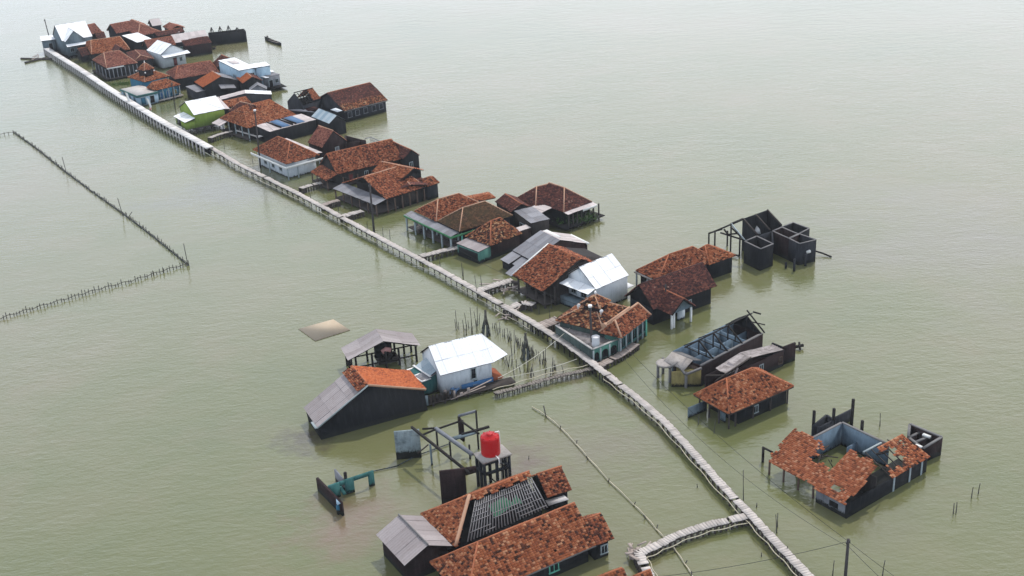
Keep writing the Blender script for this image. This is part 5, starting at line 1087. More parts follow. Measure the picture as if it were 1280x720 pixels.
mb = MB(); wallseg(mb, n_(195,640), n_(492,600), 1.7, z2=2.1, th=.16); mb.build('wall', 'wall_yellow', t, 'yellow front wall')
mb = MB(); mb.box(fr, -.2, 0, .5, Y*.8, -1, 2.0); mb.build('wall', 'wall_yellow', t, 'yellow end wall')
for p_, zp, q_, zq in ((n_(255,560),2.2,n_(330,660),1.9),(n_(340,665),1.9,n_(495,600),2.2),(n_(170,600),2.0,n_(260,545),2.3)): polebeam(t, p_, zp, q_, zq, .2, 'fascia_grey')
mb = MB(); mb.hexa([P(n_(*x), 1.9) for x in ((300,570),(330,560),(470,600),(440,610))], [P(n_(*x), 2.1) for x in ((290,550),(330,540),(480,600),(430,612))]); mb.build('beam', 'frame_wood', t)

b = mk(Q('N',345,375), Q('N',402,405), Q('N',760,241), 1.9, 'gy', [Q('N',570,287), Q('N',510,257)], over=.05, name='N2')
t = house('low black walled house with a partly collapsed weathered grey sheet roof, beside the roofless trusses', b); X, Y, fr = b.Lx, b.Ly, b.fr
b.roof(t, 'thatch', caps=False, masks={'left': lambda a, c: c > .45}, label=None, sag=.1)
mb = MB(); mb.box(fr, 0, X, 0, .16, -1.2, 1.85); mb.box(fr, 0, X, Y-.16, Y, -1.2, 1.85); mb.box(fr, X-.16, X, .17, Y-.17, -1.2, 1.8); mb.add([fr.pt(X*.25,0,1.85),fr.pt(X*.75,0,1.85),fr.pt(X/2,0,1.8+b.rise),fr.pt(X*.25,.1,1.85),fr.pt(X*.75,.1,1.85),fr.pt(X/2,.1,1.8+b.rise)], [(0,1,4,3),(1,2,5,4),(2,0,3,5)], [(0,1,2),(5,4,3)]); mb.build('wall', 'wall_brick', t)
b.wx, b.wy = (0, X), (0, Y); b.opening(t, 'front', .66, .45, .8, .5, 'window', 'frame_pale', 'pane'); b.opening(t, 'front', .95, .35, .7, .5, 'window', 'frame_wood', 'pane')
mb = MB(); mb.beam(fr.pt(.1,0,1.9), fr.pt(X/2,0,1.95+b.rise), .12); mb.beam(fr.pt(0,Y*.9,1.9), fr.pt(1.5,.1,1.9), .12); mb.build('beam', 'wood', t)
mb = MB(); sheets(mb, fr.pt(X*.22,Y*.8,1.7), fr.pt(X*.22,-.3,1.0), fr.pt(X*.3,-.2,2.3), fr.pt(X*.3,Y*.8,2.5)); mb.build('loose_sheet', ['asbestos','wood_dark'], t)
t = thing('ruined_wall', 'black free standing wall end right of the weathered grey roof', 'ruin', loc=list(P(Q('N',790,250), 0)))
mb = MB(); wallseg(mb, Q('N',757,228), Q('N',822,203), 2.1, th=.2); mb.build('wall', 'wall_brick', t)
mb = MB(); wallseg(mb, Q('N',700,205), Q('N',757,228), 2.0, th=.2); mb.build('wall', 'wall_black', t)
mb = MB(); p = P(Q('N',838,228), .3); mb.beam(p+[-.5,0,0], p+[.6,.2,.1], .25); mb.beam(p+[.1,-.4,-.1], p+[.2,.5,.3], .2); mb.build('debris', 'wood_dark', t)

b = mk(Q('N',288,480), Q('N',472,585), Q('N',810,436), 1.9, 'hx', [Q('N',458,402), Q('N',593,337)], over=.45, name='N3')
t = house('orange hip roofed open house on dark posts, standing in front of the long roofless one', b); X, Y, fr = b.Lx, b.Ly, b.fr
b.roof(t, 'tile_orange', cap='ridge', mess=.7); b.wall(t, 'wall_black', x0=1.7, label=None); b.fascia(t, 'wood', ('front','left'), .12)
b.posts(t, [(.4,y) for y in np.linspace(.4,Y-.4,4)]+[(x,.35) for x in np.linspace(1.2,X-.4,4)], 'wood', .13)
b.opening(t, 'front', .35, .5, .7, .5, 'window', 'frame_pale')
mb = MB(); mb.box(fr, -1.2, 1.2, Y-.6, Y-.45, -1, 1.1); mb.build('wall', 'wall_greyblue', t, 'low grey blue side wall'); mb = MB(); mb.box(fr, .9, 1.0, Y*.3, Y*.5, -1, 1.2); mb.build('wall', 'wall_greyblue', t)
mb = MB(); mb.box(fr, X-.6, X+.6, Y*.3, Y*.4, -1, 1.1); mb.build('wall', 'wall_black', t)

# O partly collapsed courtyard house
o_p = lambda x, y: Q('O', x, y)
b = mk(o_p(95,345), o_p(505,592), o_p(905,325), 1.5, 'flat', name='O')
t = house('collapsing orange tiled courtyard house with pale blue inner wall and big holes in the tiles', b, 'ruined_house', 'ruin'); X, Y, fr = b.Lx, b.Ly, b.fr
LOG.append(('O dims', X, Y))
# local coordinates: y from front-right corner (0) to left (Y), x outward
g = lambda x, y, z: fr.pt(x, y, z)
yb = Y*.62                                        # where the front bay starts
rz = 3.2
mb = MB(); tiles(mb, g(.0,Y,1.5), g(.0,Y*.36,1.5), g(3.9,Y*.36,rz), g(3.9,Y,rz), mask=lambda a, c: not (a > .6+.05*math.sin(c*31) and c > .5+.03*math.sin(a*50)+.04*math.sin(a*17)) and not (a < .05+.04*math.sin(c*23) and c < .55) and not (c > .95 and math.sin(a*19) > .7), mess=.6, miss=.004)
mb.build('roof', ['tile_even','wood_dark'], t)
mb = MB(); tiles(mb, g(-.35,Y*.36,1.5), g(-.35,-.1,1.5), g(4.3,-.1,rz+.3), g(4.3,Y*.36,rz+.3), mask=lambda a, c: not (.38 < a < .64+.05*math.sin(c*60) and .14 < c < .26+.03*math.sin(a*40) and not (.48 < a < .53)) and not (a > .93 and c > .6) and not (c > .96+.05*math.sin(a*13)) and not (a > .96 and math.sin(c*11) > .5), mess=.8, miss=.006)
mb.build('roof', ['tile_even','wood_dark'], t)
mb = MB(); tiles(mb, g(X*.52,-.1,1.5), g(X,-.1,1.5), g(X-.4,Y*.3,2.7), g(X*.66,Y*.3,2.7), mask=lambda a, c: not (.12 < a < .5+.08*math.sin(c*20) and .2+.05*math.sin(a*30) < c < .8), mess=1.2, miss=.03)
mb.build('roof', ['tile_orange','wood_dark'], t, 'sagging roof piece with loose tiles')
for i in range(5):
    x = X*(.53+.07*i); mb = MB(); mb.beam(g(x,0,1.5), g(x+.2,Y*.34,2.6), .08); mb.build('rafter', 'wood', t)
for y in np.linspace(0, Y*.34, 5): mb = MB(); mb.beam(g(4.3,y,3.4), g(5.2,y+.2,2.9-random.random()*.5), .09); mb.build('rafter', 'wood', t)
for i in range(22):
    y = Y*(.38+.022*i); x_ = random.uniform(2.4,5.2); mb = MB(); mb.beam(g(x_,y,.2+random.random()*1.6), g(x_+random.uniform(.3,1.8),y+random.uniform(-.9,.9),.0+random.random()*1.5), .08); mb.build('rafter', 'wood', t)
mb = MB(); mb.box(fr, 0, X*.98, 0, .18, -1.2, 1.4); mb.build('wall', 'wall_black', t); mb = MB(); mb.box(fr, .0, .18, .19, Y*.36, -1.2, 1.4); mb.build('wall', 'wall_grey', t, 'grey front wall with a small window')
mb = MB(); mb.box(fr, -.04, .0, Y*.1, Y*.2, .5, 1.0); mb.build('window', 'void', t)
mb = MB(); mb.box(fr, 3.9, 4.05, .19, Y*.35, -1.2, 2.3); mb.build('wall', 'wall_timber', t)
mb = MB(); mb.box(fr, .3, X*.95, .3, Y*.3, .1, .22); mb.build('floor', 'wall_black', t)  # dark sheet added so the inside looks shaded through the tile holes
mb = MB(); mb.box(fr, 3.0, X*.8, Y*.86, Y*.86+.18, -1.2, 2.3); mb.build('wall', 'wall_innerblue', t, 'pale blue inner wall')
mb = MB(); mb.box(fr, X*.8, X*.8+.18, Y*.3, Y*.86, -1.2, 2.3); mb.build('wall', 'wall_innerblue', t, 'pale blue inner wall, right part')
mb = MB(); rim(mb, g(3,Y*.87,2.3), g(X*.8,Y*.87,2.3)); rim(mb, g(X*.8+.09,Y*.87,2.305), g(X*.8+.09,Y*.3,2.305)); mb.build('coping', 'fascia_grey', t)
for y in (.66,):
    mb = MB(); mb.box(fr, X*.68, X*.8-.01, Y*y, Y*y+.12, -1.2, 1.1); mb.build('wall', 'wall_innerblue', t)
for y in np.linspace(.5, Y-.3, 6): mb = MB(); mb.beam(g(.3,y,-1), g(.3,y,1.5), .16); mb.build('post', 'frame_wood', t)
for x in (X*.55, X*.75, X*.9): mb = MB(); mb.box(fr, x, x+.2, -.06, -.005, -1, 1.45); mb.build('pillar', 'frame_pale', t)
for x, y in ((330,100),(435,88),(537,38),(585,152)):
    zt_ = 3.0; p = P(o_p(x, y), zt_); mb = MB(); mb.beam([p[0],p[1],-1], p, .24); mb.build('post', 'wood_dark', t)
for p_, q_, z in ((o_p(322,180),o_p(395,120),1.8),(o_p(395,120),o_p(440,150),1.8),(o_p(350,190),o_p(430,150),1.8),(o_p(430,140),o_p(530,90),1.2)):
    mb = MB(); wallseg(mb, p_, q_, z, th=.2); mb.build('wall', 'wall_darkgrey', t)
polebeam(t, o_p(55,292), 1.4, o_p(110,320), 1.3, .14); mb = MB(); p = P(o_p(60,296), 1.5); mb.beam([p[0],p[1],-1], p, .2); mb.build('post', 'wood_dark', t)
polebeam(t, o_p(590,320), 2.6, o_p(685,270), 2.6, .16, 'frame_pale'); polebeam(t, o_p(660,330), 2.6, o_p(720,315), 2.2, .16)
b = mk(o_p(835,170), o_p(905,300), o_p(1005,240), 1.8, 'flat', name='O2')
t = house('small roofless dark brick annex with an empty tank basin, rightmost structure', b, 'ruined_house', 'ruin'); X, Y, fr = b.Lx, b.Ly, b.fr
for p_, q_, z, z2 in ((o_p(835,170), o_p(1005,240), 1.8, 1.8),(o_p(1005,240), o_p(905,300), 1.8, 1.5),(o_p(835,172), o_p(828,238), 1.8, 1.5),(o_p(828,240), o_p(905,300), 1.4, 1.4),(o_p(835,240), o_p(890,212), 1.4, 1.4),(o_p(870,265), o_p(950,232), 1.4, 1.4)):
    mb = MB(); wallseg(mb, p_, q_, z, z2=z2, th=.2+random.random()*.03); mb.build('wall', 'wall_brick', t)
    mb = MB(); rim(mb, P(p_, z), P(q_, z2), .24+random.random()*.02, .06+random.random()*.02); mb.build('coping', 'fascia_grey', t)
mb = MB(); mb.beam(P(o_p(905,225),1.6), P(o_p(945,240),1.6), .3, .2); mb.beam(P(o_p(865,280),1.5), P(o_p(900,293),1.5), .3, .12); mb.build('debris', 'fascia_white', t)

# ================================================================== WALKWAYS
def poly_at(pts, step):
    out = []; 
    for a, c in zip(pts[:-1], pts[1:]):
        L = np.linalg.norm(c-a); n = max(1, int(round(L/step)))
        out += [a+(c-a)*i/n for i in range(n)]
    return out+[pts[-1]]
def smooth(pts, it=2):
    for _ in range(it):
        q = [pts[0]]
        for a, c in zip(pts[:-1], pts[1:]): q += [a*.75+c*.25, a*.25+c*.75]
        pts = q+[pts[-1]]
    return pts
def walkway(label, px, z, w, mat, plank=.3, name='boardwalk', post_step=2.2, post='wood', sm=2, gap=.035, jit=.06, yaw=.05, pw=.16, rail=None, th=.045, cat='walkway', bulge=0, skirt=None, both=True):
    pts = smooth([P(p, z) for p in px], sm) if sm else [P(p, z) for p in px]
    st = poly_at(pts, plank); t = thing(name, label, cat, loc=[*pts[len(pts)//2][:2], 0]); mb = MB()
    off = 0
    for i in range(len(st)-1):
        a, c = st[i], st[i+1]; d = c-a; L = np.linalg.norm(d); d = d/L; off = off*.9+random.uniform(-jit, jit)*.5
        nrm = np.array([-d[1], d[0], 0]); a_ = yaw*random.uniform(-1, 1); n2 = nrm*math.cos(a_)+d*math.sin(a_)
        hw = w/2+random.uniform(-jit, jit); cc = (a+c)/2+nrm*off; hl = L/2-gap/2+random.uniform(0, .02); dz = np.array([0,0,random.uniform(-.005, .005)])
        up = np.array([0,0,th]); cs = [cc-d*hl-n2*hw, cc+d*hl-n2*hw, cc+d*hl+n2*hw, cc-d*hl+n2*hw]
        if random.random() < .012: continue
        mb.hexa([p+dz-up for p in cs], [p+dz for p in cs], tint=1.0 if random.random() < .07 else max(0, min(1, random.random()**1.6*.7+.25*math.sin(i*.13))))
    mb.build('deck', mat, t)
    sp = poly_at(pts, 1.5)
    for sgn in (-1, 1):
        mb = MB()
        for a, c in zip(sp[:-1], sp[1:]):
            d = (c-a)/np.linalg.norm(c-a); nrm = np.array([-d[1], d[0], 0])*sgn*(w/2-.1); mb.beam(a+nrm-[0,0,th+.09]-d*.02, c+nrm-[0,0,th+.09]+d*.02, .1, .14)
        mb.build('beam', 'wood', t)
    ps = poly_at(pts, post_step); k = 0
    for i, a in enumerate(ps[:-1]):
        d = ps[i+1]-a; d /= np.linalg.norm(d)
        for sgn in (-1, 1):
            if k >= 100 or (not both and sgn == 1): continue
            k += 1; nrm = np.array([-d[1], d[0], 0])*sgn*(w/2-.05)
            if skirt:
                if sgn == 1: continue
                mb = MB(); f2 = Frame([*a[:2], 0], d); mb.box(f2, -pw/2, pw/2, -w/2+.04, w/2-.04, -1.2, a[2]-th-.02); mb.build('pillar', post, t); continue
            mb = MB(); mb.beam(a+nrm-[0,0,2.3], a+nrm-[0,0,th+.02], pw); mb.build('post', post, t)
    if rail:
        mb = MB(); rr_ = poly_at(pts, 2.0); q = []
        for i, a in enumerate(rr_):
            d = rr_[min(i+1, len(rr_)-1)]-rr_[max(i-1, 0)]; d /= np.linalg.norm(d); nrm = np.array([-d[1], d[0], 0]); q.append(a+nrm*(rail[0]*(w/2+.12+.18*abs(math.sin(i*.7))))+[0,0,rail[1]])
        mb.tube(q, .045, 5); mb.build('side_pole', 'bamboo', t)
    return t, pts
zc = 1.5
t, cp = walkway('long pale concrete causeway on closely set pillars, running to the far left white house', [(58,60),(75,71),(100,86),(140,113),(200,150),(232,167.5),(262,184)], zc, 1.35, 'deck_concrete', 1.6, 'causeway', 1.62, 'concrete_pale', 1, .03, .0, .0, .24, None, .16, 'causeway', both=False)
mb = MB(); sp = poly_at(cp, 1.6)
for sgn in (-1, 1):
    for z_ in (-.28,):
        for a, c in zip(sp[:-1], sp[1:]):
            d = (c-a)/np.linalg.norm(c-a); nrm = np.array([-d[1], d[0], 0])*sgn*.5; mb.beam(a+nrm+[0,0,z_], c+nrm+[0,0,z_], .12, .16)
mb.build('tie_beam', 'concrete', t)
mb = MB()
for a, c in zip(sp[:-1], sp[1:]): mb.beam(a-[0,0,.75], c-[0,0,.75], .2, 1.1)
mb.build('under_deck_shade', 'wall_black', t)  # black strip standing in for the shade beneath the deck
main_px = [(264,184.5),(300,206),(330,220.5),(359,235),(385,248),(430,273),(480,300),(540,331),(595,362),(640,388),(668,404)]
walkway('grey plank boardwalk, straight upper stretch between the concrete causeway and the shaggy orange roof', main_px, .95, .84, 'plank', .42, rail=(-1,-.55), post='wood_dark', post_step=2.0, pw=.11)
walkway('grey plank boardwalk passing the teal hall, middle stretch above the path junction', [(668,404),(690,418),(720,438),(742,455),(760,468)], .95, .84, 'plank', .34, rail=None, post='wood_dark', pw=.12)
walkway('narrow winding plank boardwalk, lower stretch running down to the bottom edge', [(760,468),(772,478),(800,499),(830,525),(854,552),(880,580),(905,609),(937,641),(955,661),(975,682),(995,703),(1014,724),(1034,750)], .85, .78, 'plank', .3, rail=(-1,-.25), yaw=.05, jit=.04)
walkway('rickety bamboo side path from the junction to the white house with the flared roof', [(744,459),(722,464),(700,468),(670,476),(645,484),(618,491)], .6, .55, 'plank_grey', .3, rail=(-1,.15), yaw=.3, jit=.12, post_step=1.6, pw=.1)
walkway('curved pinkish plank ledge along the right side of the teal hall', [(750,456),(768,447),(783,438),(795,429)], .6, .95, 'plank_old', .3, sm=2)
walkway('side path of loose planks leading off left near the bottom edge, with a sharp bend', [(934,644),(910,650),(880,657),(850,667),(825,679),(806,688),(797,691),(803,703),(811,718),(822,745)], .75, .82, 'plank', .3, rail=(1,-.25), yaw=.05, jit=.05, post_step=2.6)
for lb, px, z, w, mt in (
 ('short straight plank ramp to the long mottled gabled house', [(376,235),(388,231),(402,228)], .8, 1.0, 'plank'),
 ('lower plank ramp to the house of crossing mottled roofs, nearest the leaning pole', [(428,270.5),(440,266.5),(453,263)], .8, 1.2, 'plank'),
 ('upper crooked plank ramp to the house of crossing mottled roofs', [(404,256),(414,252),(424,250)], .8, 1.0, 'plank_old'),
 ('plank ramp to the porch house with the mossy roof', [(526,320),(545,315),(575,308)], .8, 1.1, 'plank'),
 ('broken pale plank ramp left of the shaggy orange roof', [(600,362),(618,356),(640,349)], .8, 1.3, 'plank'),
 ('hooked plank ramp to the open porch under the shaggy orange roof', [(633,388),(645,380),(656,377),(668,380)], .8, 1.0, 'plank'),
 ('short steps between the boardwalk and the teal hall', [(677,407),(688,402),(699,398)], .9, 1.6, 'plank_old'),
 ('thin plank ramp to the lime green house', [(262,172),(275,167),(290,163.5)], .9, .9, 'plank')):
    walkway(lb, px, z, w, mt, .3, 'ramp', 1.6, yaw=.12, jit=.1, cat='ramp')
# rubble under the broken ramp and beside the path
for lb, cpx, n_, sp in (('heap of broken planks beside the pale broken ramp', Q('r',530,330), 22, 1.5), ('small pile of stones and debris floating beside the boardwalk', Q('r',580,600), 12, .9), ('heap of planks at the bend of the loose plank side path', Q('q',620,520), 18, .8), ('driftwood and planks at the foot of the far left white house', Q('A',250,440), 24, 3.0)):
    c_ = P(cpx, .1); mb = MB()
    for i in range(n_):
        p = c_+[random.uniform(-sp,sp), random.uniform(-sp,sp), random.uniform(0,.5)]; a = random.uniform(0, 6.3); mb.beam(p, p+[math.cos(a)*random.uniform(.5,1.5), math.sin(a)*random.uniform(.5,1.5), random.uniform(-.2,.3)], random.uniform(.1,.3), .06)
    o = mb.build('plank_heap', 'plank_old'); tag(o, lb, 'debris'); rebase(o, c_*[1,1,0])
for lb, a_, b_ in (('long floating timber pointing left from the far left white house', (45,450), (375,458)), ('shorter floating timber crossing the long one at the far left', (80,488), (260,445))):
    p, q_ = P(Q('A',*a_), .1), P(Q('A',*b_), .1); mb = MB(); mb.beam(p, q_, .5, .4); o = mb.build('floating_log', 'wood'); tag(o, lb, 'log'); rebase(o, p*[1,1,0])

# ================================================================== STAKES, FENCES
def stake_mesh(h, r, bend, bits=0):
    mb = MB(); pts = [np.array([0,0,-.8])]+[np.array([bend*(z/h)**2, bend*.3*(z/h), z]) for z in np.linspace(0, h, 4)]; mb.tube(pts, r, 5, r2=r*.6); return mb
SM = []
for i in range(6):
    o = stake_mesh([.6,.8,1.05,1.35,2.2,.7][i], .055, [.03,-.05,.06,-.08,.12,0][i]).build('stake', 'stake'); SM.append(o.data); bpy.data.objects.remove(o)
def stake(p, k=None, label=None, group=None, s=1.0, lean=.12):
    k = random.randrange(6) if k is None else k
    o = bpy.data.objects.new('stake', SM[k]); COL.objects.link(o); o.location = (p[0], p[1], 0); o.rotation_euler = (random.uniform(-lean, lean), random.uniform(-lean, lean), random.uniform(0, 6.3)); o.scale = (1.0, 1.0, s)
    tag(o, label, 'stake', group); return o
def row(p0, p1, n, label, group, jit=.35, ks=None):
    a, c = P(p0), P(p1)
    for i in range(n):
        f_ = (i+random.uniform(-.3,.3))/max(1, n-1); stake(a+(c-a)*f_+[random.uniform(-jit,jit), random.uniform(-jit,jit), 0], random.choice(ks or (0,1,2,5)), label, group, random.uniform(.8,1.15))
s_ = lambda x, y: Q('s', x, y)
G1 = 'stakes of the fish trap below the boardwalk'
row(s_(455,200), s_(720,400), 22, 'dark stake in the upper slanting row of the fish trap, beyond the net bundles', G1)
row(s_(720,380), s_(1060,620), 34, 'dark stake in the dense end of the fish trap row near the bamboo side path', G1, .5, (1,2,2,0,3))
row(s_(60,220), s_(330,170), 10, 'tall dark stake in the far left group of the fish trap', G1, .3, (2,3,3,4))
row(s_(140,270), s_(270,250), 6, 'dark stake of the fish trap just above the roof of the white house', G1, .3, (1,2,3))
row(s_(420,400), s_(610,590), 13, 'dark stake in the lower row of the fish trap, right of the white house roof', G1, .3, (1,2,3))
row(s_(650,600), s_(860,690), 9, 'stake standing beside the bamboo side path, between it and the net bundles', G1, .5, (1,2,3))
row(s_(960,660), s_(1130,640), 6, 'stake sticking up just above the bamboo side path near the junction', G1, .3, (1,2))
for x, y, k, lb in ((665,700,4,'tallest dark pole of the fish trap, in front of the side path'),(640,470,4,'bent pole between the two net bundles, left one'),(665,450,4,'bent pole between the two net bundles, right one'),(830,700,3,'thin pole rising from the side path beside the net bundle')):
    stake(P(s_(x,y)), k, lb, None, 1.3)
for lb, top, f in (('tall cone shaped dark net bundle near the roof tip of the white house', (375,45), ((335,220),(420,340),(355,260),(390,300),(410,280),(340,250))), ('smaller cone shaped dark net bundle standing in the middle of the fish trap', (775,275), ((745,500),(820,520),(770,540),(800,470),(760,470),(785,545)))):
    c_ = sum(P(s_(*q)) for q in f)/len(f); r_ = ray(s_(*top)); k = (c_[1]-CO[1])/r_[1]; ap = CO+r_*k
    t = thing('net_bundle', lb, 'net', loc=list(c_*[1,1,0]))
    mb = MB(); n = 14; V = []
    for j, fr_ in enumerate((0,.25,.5,.75,.95)):
        rr_ = (1-fr_)**1.1*.5+.05
        for i in range(n): a = 2*math.pi*i/n; q = rr_*(1+.25*math.sin(i*2.1+j)); V.append([c_[0]*(1-fr_)+ap[0]*fr_+q*math.cos(a), c_[1]*(1-fr_)+ap[1]*fr_+q*math.sin(a), ap[2]*fr_])
    mb.add(V, [(j*n+i, j*n+(i+1)%n, (j+1)*n+(i+1)%n, (j+1)*n+i) for j in range(4) for i in range(n) if (i*3+j*5) % 7 > 2]); mb.build('net', 'net', t)
    for i in range(6):
        a = 2*math.pi*i/6; mb = MB(); mb.tube([[c_[0]+.6*math.cos(a), c_[1]+.6*math.sin(a), -.8], ap+[.1*math.cos(a+2),.1*math.sin(a+2),.3]], .05, 5); mb.build('pole', 'stake', t)
G2 = 'lone thin stakes in the open water'
for i, (k, x, y, kk, lb) in enumerate((
 ('P',562,245,4,'thin tall stick beside the lower boardwalk above its fork'),('P',718,400,3,'slanted stick beside the lower boardwalk, second above the power pole'),('P',625,275,0,'short stump right of the boardwalk fork'),('P',345,185,0,'short stump in the water left of the lower boardwalk'),('P',647,510,0,'tiny stump between the side path and the lower boardwalk'),('P',768,510,1,'short stick standing in the lower boardwalk edge'),('P',982,600,2,'thin stick left of the power pole at the bottom edge'),('P',1217,600,2,'thin stick at the bottom edge right of the power pole'),
 ('O',1162,560,1,'stake of the pair nearer the rightmost ruin'),('O',1198,538,1,'stake leaning right, uppermost of the four at the right edge'),('O',1065,645,1,'left stake of the lower pair at the right edge'),('O',1080,640,1,'right stake of the lower pair at the right edge'),('O',677,180,2,'lone thick post in open water behind the collapsing courtyard house'),('O',24,610,0,'short stump left of the collapsing courtyard house'),('O',135,715,2,'thin stick below the left corner of the courtyard house'),
 ('N',308,640,1,'dark post in front of the orange hip roofed house, left of two'),('N',392,685,2,'dark post in front of the orange hip roofed house, right of two'),
 ('r',1018,630,2,'dark post in the pool between the teal hall and the open porch'),('r',912,580,1,'bluish post beside the hooked ramp'),('r',1038,530,3,'lamp like thin post beside the white gabled house'),
 ('r',295,420,4,'left upright of a thin gate like frame beside the boardwalk'),('r',340,330,3,'right upright of a thin gate like frame beside the boardwalk'),('r',155,245,3,'thin stick beside the boardwalk below the grey brick shed'),('r',455,470,2,'thin stick beside the boardwalk left of the hooked ramp'),('r',515,510,1,'short stick at the boardwalk left of the hooked ramp'),('m',130,560,1,'short post where the pale cable meets the boardwalk'),
 ('E',380,650,1,'thin stick left of the leaning pole foot'),('E',475,700,2,'thin stick right of the leaning pole foot'),('E',517,715,2,'second thin stick right of the leaning pole foot'),('E',42,480,1,'thin stick beside the ramp of the long mottled house'),('E',258,610,1,'thin stick beside the lower plank ramp'),('E',207,550,1,'thin stick between the two ramps of the crossing roofs house'),
 ('F',418,640,3,'thin stick in the water below the spotted roof house'),('F',285,580,2,'thin stick between the boardwalk and the mossy roof porch ramp'),('F',205,540,3,'thin stick at the foot of the mossy roof porch ramp'),
 ('C',395,370,1,'thin stick between the blue hall and the causeway'),('C',900,680,2,'thin stick beside the start of the plank boardwalk'),('D',80,560,2,'thin stick left of the white skirted hip roof house'),('t',968,590,0,'small stump right of the red water tank'),('t',1135,145,0,'short stick on the long floating bamboo near the tank'))):
    stake(P(Q(k,x,y)), kk, lb, G2, 1.35 if kk else .6, .04)
# fish pen fence on the left
h_ = lambda x, y: Q('H', x, y)
def pen(label, pts, n, rails=True, tall=()):
    W = [P(p) for p in pts]; t = thing('fish_pen_fence', label, 'fence', loc=list((W[0]+W[-1])/2))
    L = sum(np.linalg.norm(c-a) for a, c in zip(W[:-1], W[1:])); st = poly_at(W, L/n)
    for i, p in enumerate(st[:100]):
        mb = MB(); hgt = random.uniform(.35,.85); l = np.array([random.uniform(-.12,.12), random.uniform(-.12,.12), 0]); mb.tube([p-[0,0,.8], p+l+[0,0,hgt]], .055, 5); mb.build('post', 'stake', t)
    mb = MB(); mb.tube([p+[0,0,.28+.1*math.sin(i*1.3)] for i, p in enumerate(st)], .045, 5); mb.build('rail', 'stake', t)
    if rails: mb = MB(); mb.tube([p+[.05,0,.05+.05*math.sin(i*2.3)] for i, p in enumerate(st)], .085, 5); mb.build('net', 'net', t)
    return st
pen('dark continuous fish pen fence slanting down through the open water on the left', [h_(47,43),h_(130,103),h_(215,172),h_(320,250),h_(425,325),h_(510,390),h_(628,486)], 99)
pen('open row of stakes closing the pen, from its right corner down to the left edge', [h_(630,485),h_(590,495),h_(545,508),h_(440,542),h_(330,570),h_(240,597),h_(100,637),h_(0,668),h_(-60,685)], 62, False)
pen('short stake row leaving the top corner of the pen towards the left edge', [h_(44,46),h_(0,52),h_(-60,58)], 8, False)
for x, y, x2, y2, lb in ((222,175,207,123,'thin upright pole on the pen fence, uppermost'),(412,322,392,260,'thin upright pole halfway down the pen fence'),(415,322,440,306,'short slanted branch halfway down the pen fence'),(626,480,612,412,'thin upright pole at the right corner of the pen'),(545,510,541,490,'short upright pole near the right corner of the pen'),(512,515,508,502,'second short upright pole near the right corner of the pen')):
    p = P(h_(x,y)); r_ = ray(h_(x2,y2)); k = (p[1]-CO[1])/r_[1]; q_ = CO+r_*k; mb = MB(); mb.tube([p-[0,0,.8], q_], .055, 5); o = mb.build('pole', 'stake'); tag(o, lb, 'pole'); rebase(o, p)

# floating bamboo line
bl = [P(p, .12) for p in (Q('t',1000,70),(683,520),(700,534),(720,555),(735,572),(760,600),Q('q',570,0),Q('q',700,130),Q('q',800,250),Q('q',890,350),Q('q',950,410),Q('q',1000,470),Q('q',1080,590),Q('q',1165,720),(875,742))]
t = thing('bamboo_line', 'long pale bamboo line floating between the red water tank and the loose plank side path', 'bamboo line', loc=list(bl[7]*[1,1,0]))
for i in range(len(bl)-1):
    mb = MB(); mb.tube([bl[i], (bl[i]+bl[i+1])/2+[.03,.02,.05], bl[i+1]+(bl[i+1]-bl[i])*.04], .06, 6, r2=.045); mb.build('bamboo', 'bamboo', t)
for i in range(1, len(bl)-1, 1):
    mb = MB(); a = random.uniform(0, 6); mb.tube([bl[i]-[.0,0,.3], bl[i]+[.25*math.cos(a),.25*math.sin(a),.3]], .05, 5); mb.build('peg', 'stake', t)
mb = MB(); p = P(Q('t',1140,140)); mb.tube([p-[0,0,.4], p+[-.2,.1,.9]], .06, 5); mb.build('peg', 'stake', t)

# ================================================================== POWER POLES AND CABLES
def pole(label, base, top, r=.13, arm=None, lampc=None):
    p = P(base); r_ = ray(top); k = (p[1]-CO[1])/r_[1]; q_ = CO+r_*k
    t = thing('power_pole', label, 'power pole', loc=list(p)); mb = MB(); mb.tube([p-[0,0,1], q_], r, 8, r2=r*.75); mb.build('mast', 'pole', t)
    mb = MB(); d = np.array([.5,.25,0]) if arm is None else np.array(arm); mb.beam(q_-d*.35-[0,0,.35], q_+d*.35-[0,0,.35], .08); mb.build('crossarm', 'pole', t)
    for s in (-1, 1): mb = MB(); mb.tube([q_+d*s*.3-[0,0,.3], q_+d*s*.3-[0,0,.15]], .04, 6); mb.build('insulator', 'fascia_grey', t)
    if lampc: mb = MB(); mb.tube([q_+[0,0,.0], q_+[0,0,.25]], .2, 10, r2=.24); mb.build('lamp', 'pipe_white', t)
    return q_-[0,0,.2]
T = {}
T['a'] = pole('leaning dark power pole in front of the house of crossing mottled roofs', (467.5,290), (462,230), .16)
T['b'] = pole('dark power pole with a white cap in front of the teal hall terrace', (741,444), (737.5,384), .14, lampc=True)
T['c'] = pole('dark power pole cut by the bottom edge of the photo', (1055.5,735), (1060.5,674), .15)
T['d'] = pole('power pole beside the lime green house', (219,137), (214.5,103), .12)
T['e'] = pole('power pole with a small white lamp in front of the big orange mottled roof', (325.5,210), (318.5,139), .14, lampc=True)
T['f'] = pole('thin pole leaning behind the far left white house', Q('a',545,500), Q('a',455,180), .14)
T['g'] = P((1330,860), 8)
def cable(label, a, c, sag=.6, r=.022, mat='cable', name='cable'):
    mb = MB(); n = 24; mb.tube([a+(c-a)*i/n-[0,0,sag*4*(i/n)*(1-i/n)] for i in range(n+1)], r, 4); o = mb.build(name, mat); tag(o, label, 'cable'); rebase(o, (a+c)/2*np.array([1,1,0])); return o
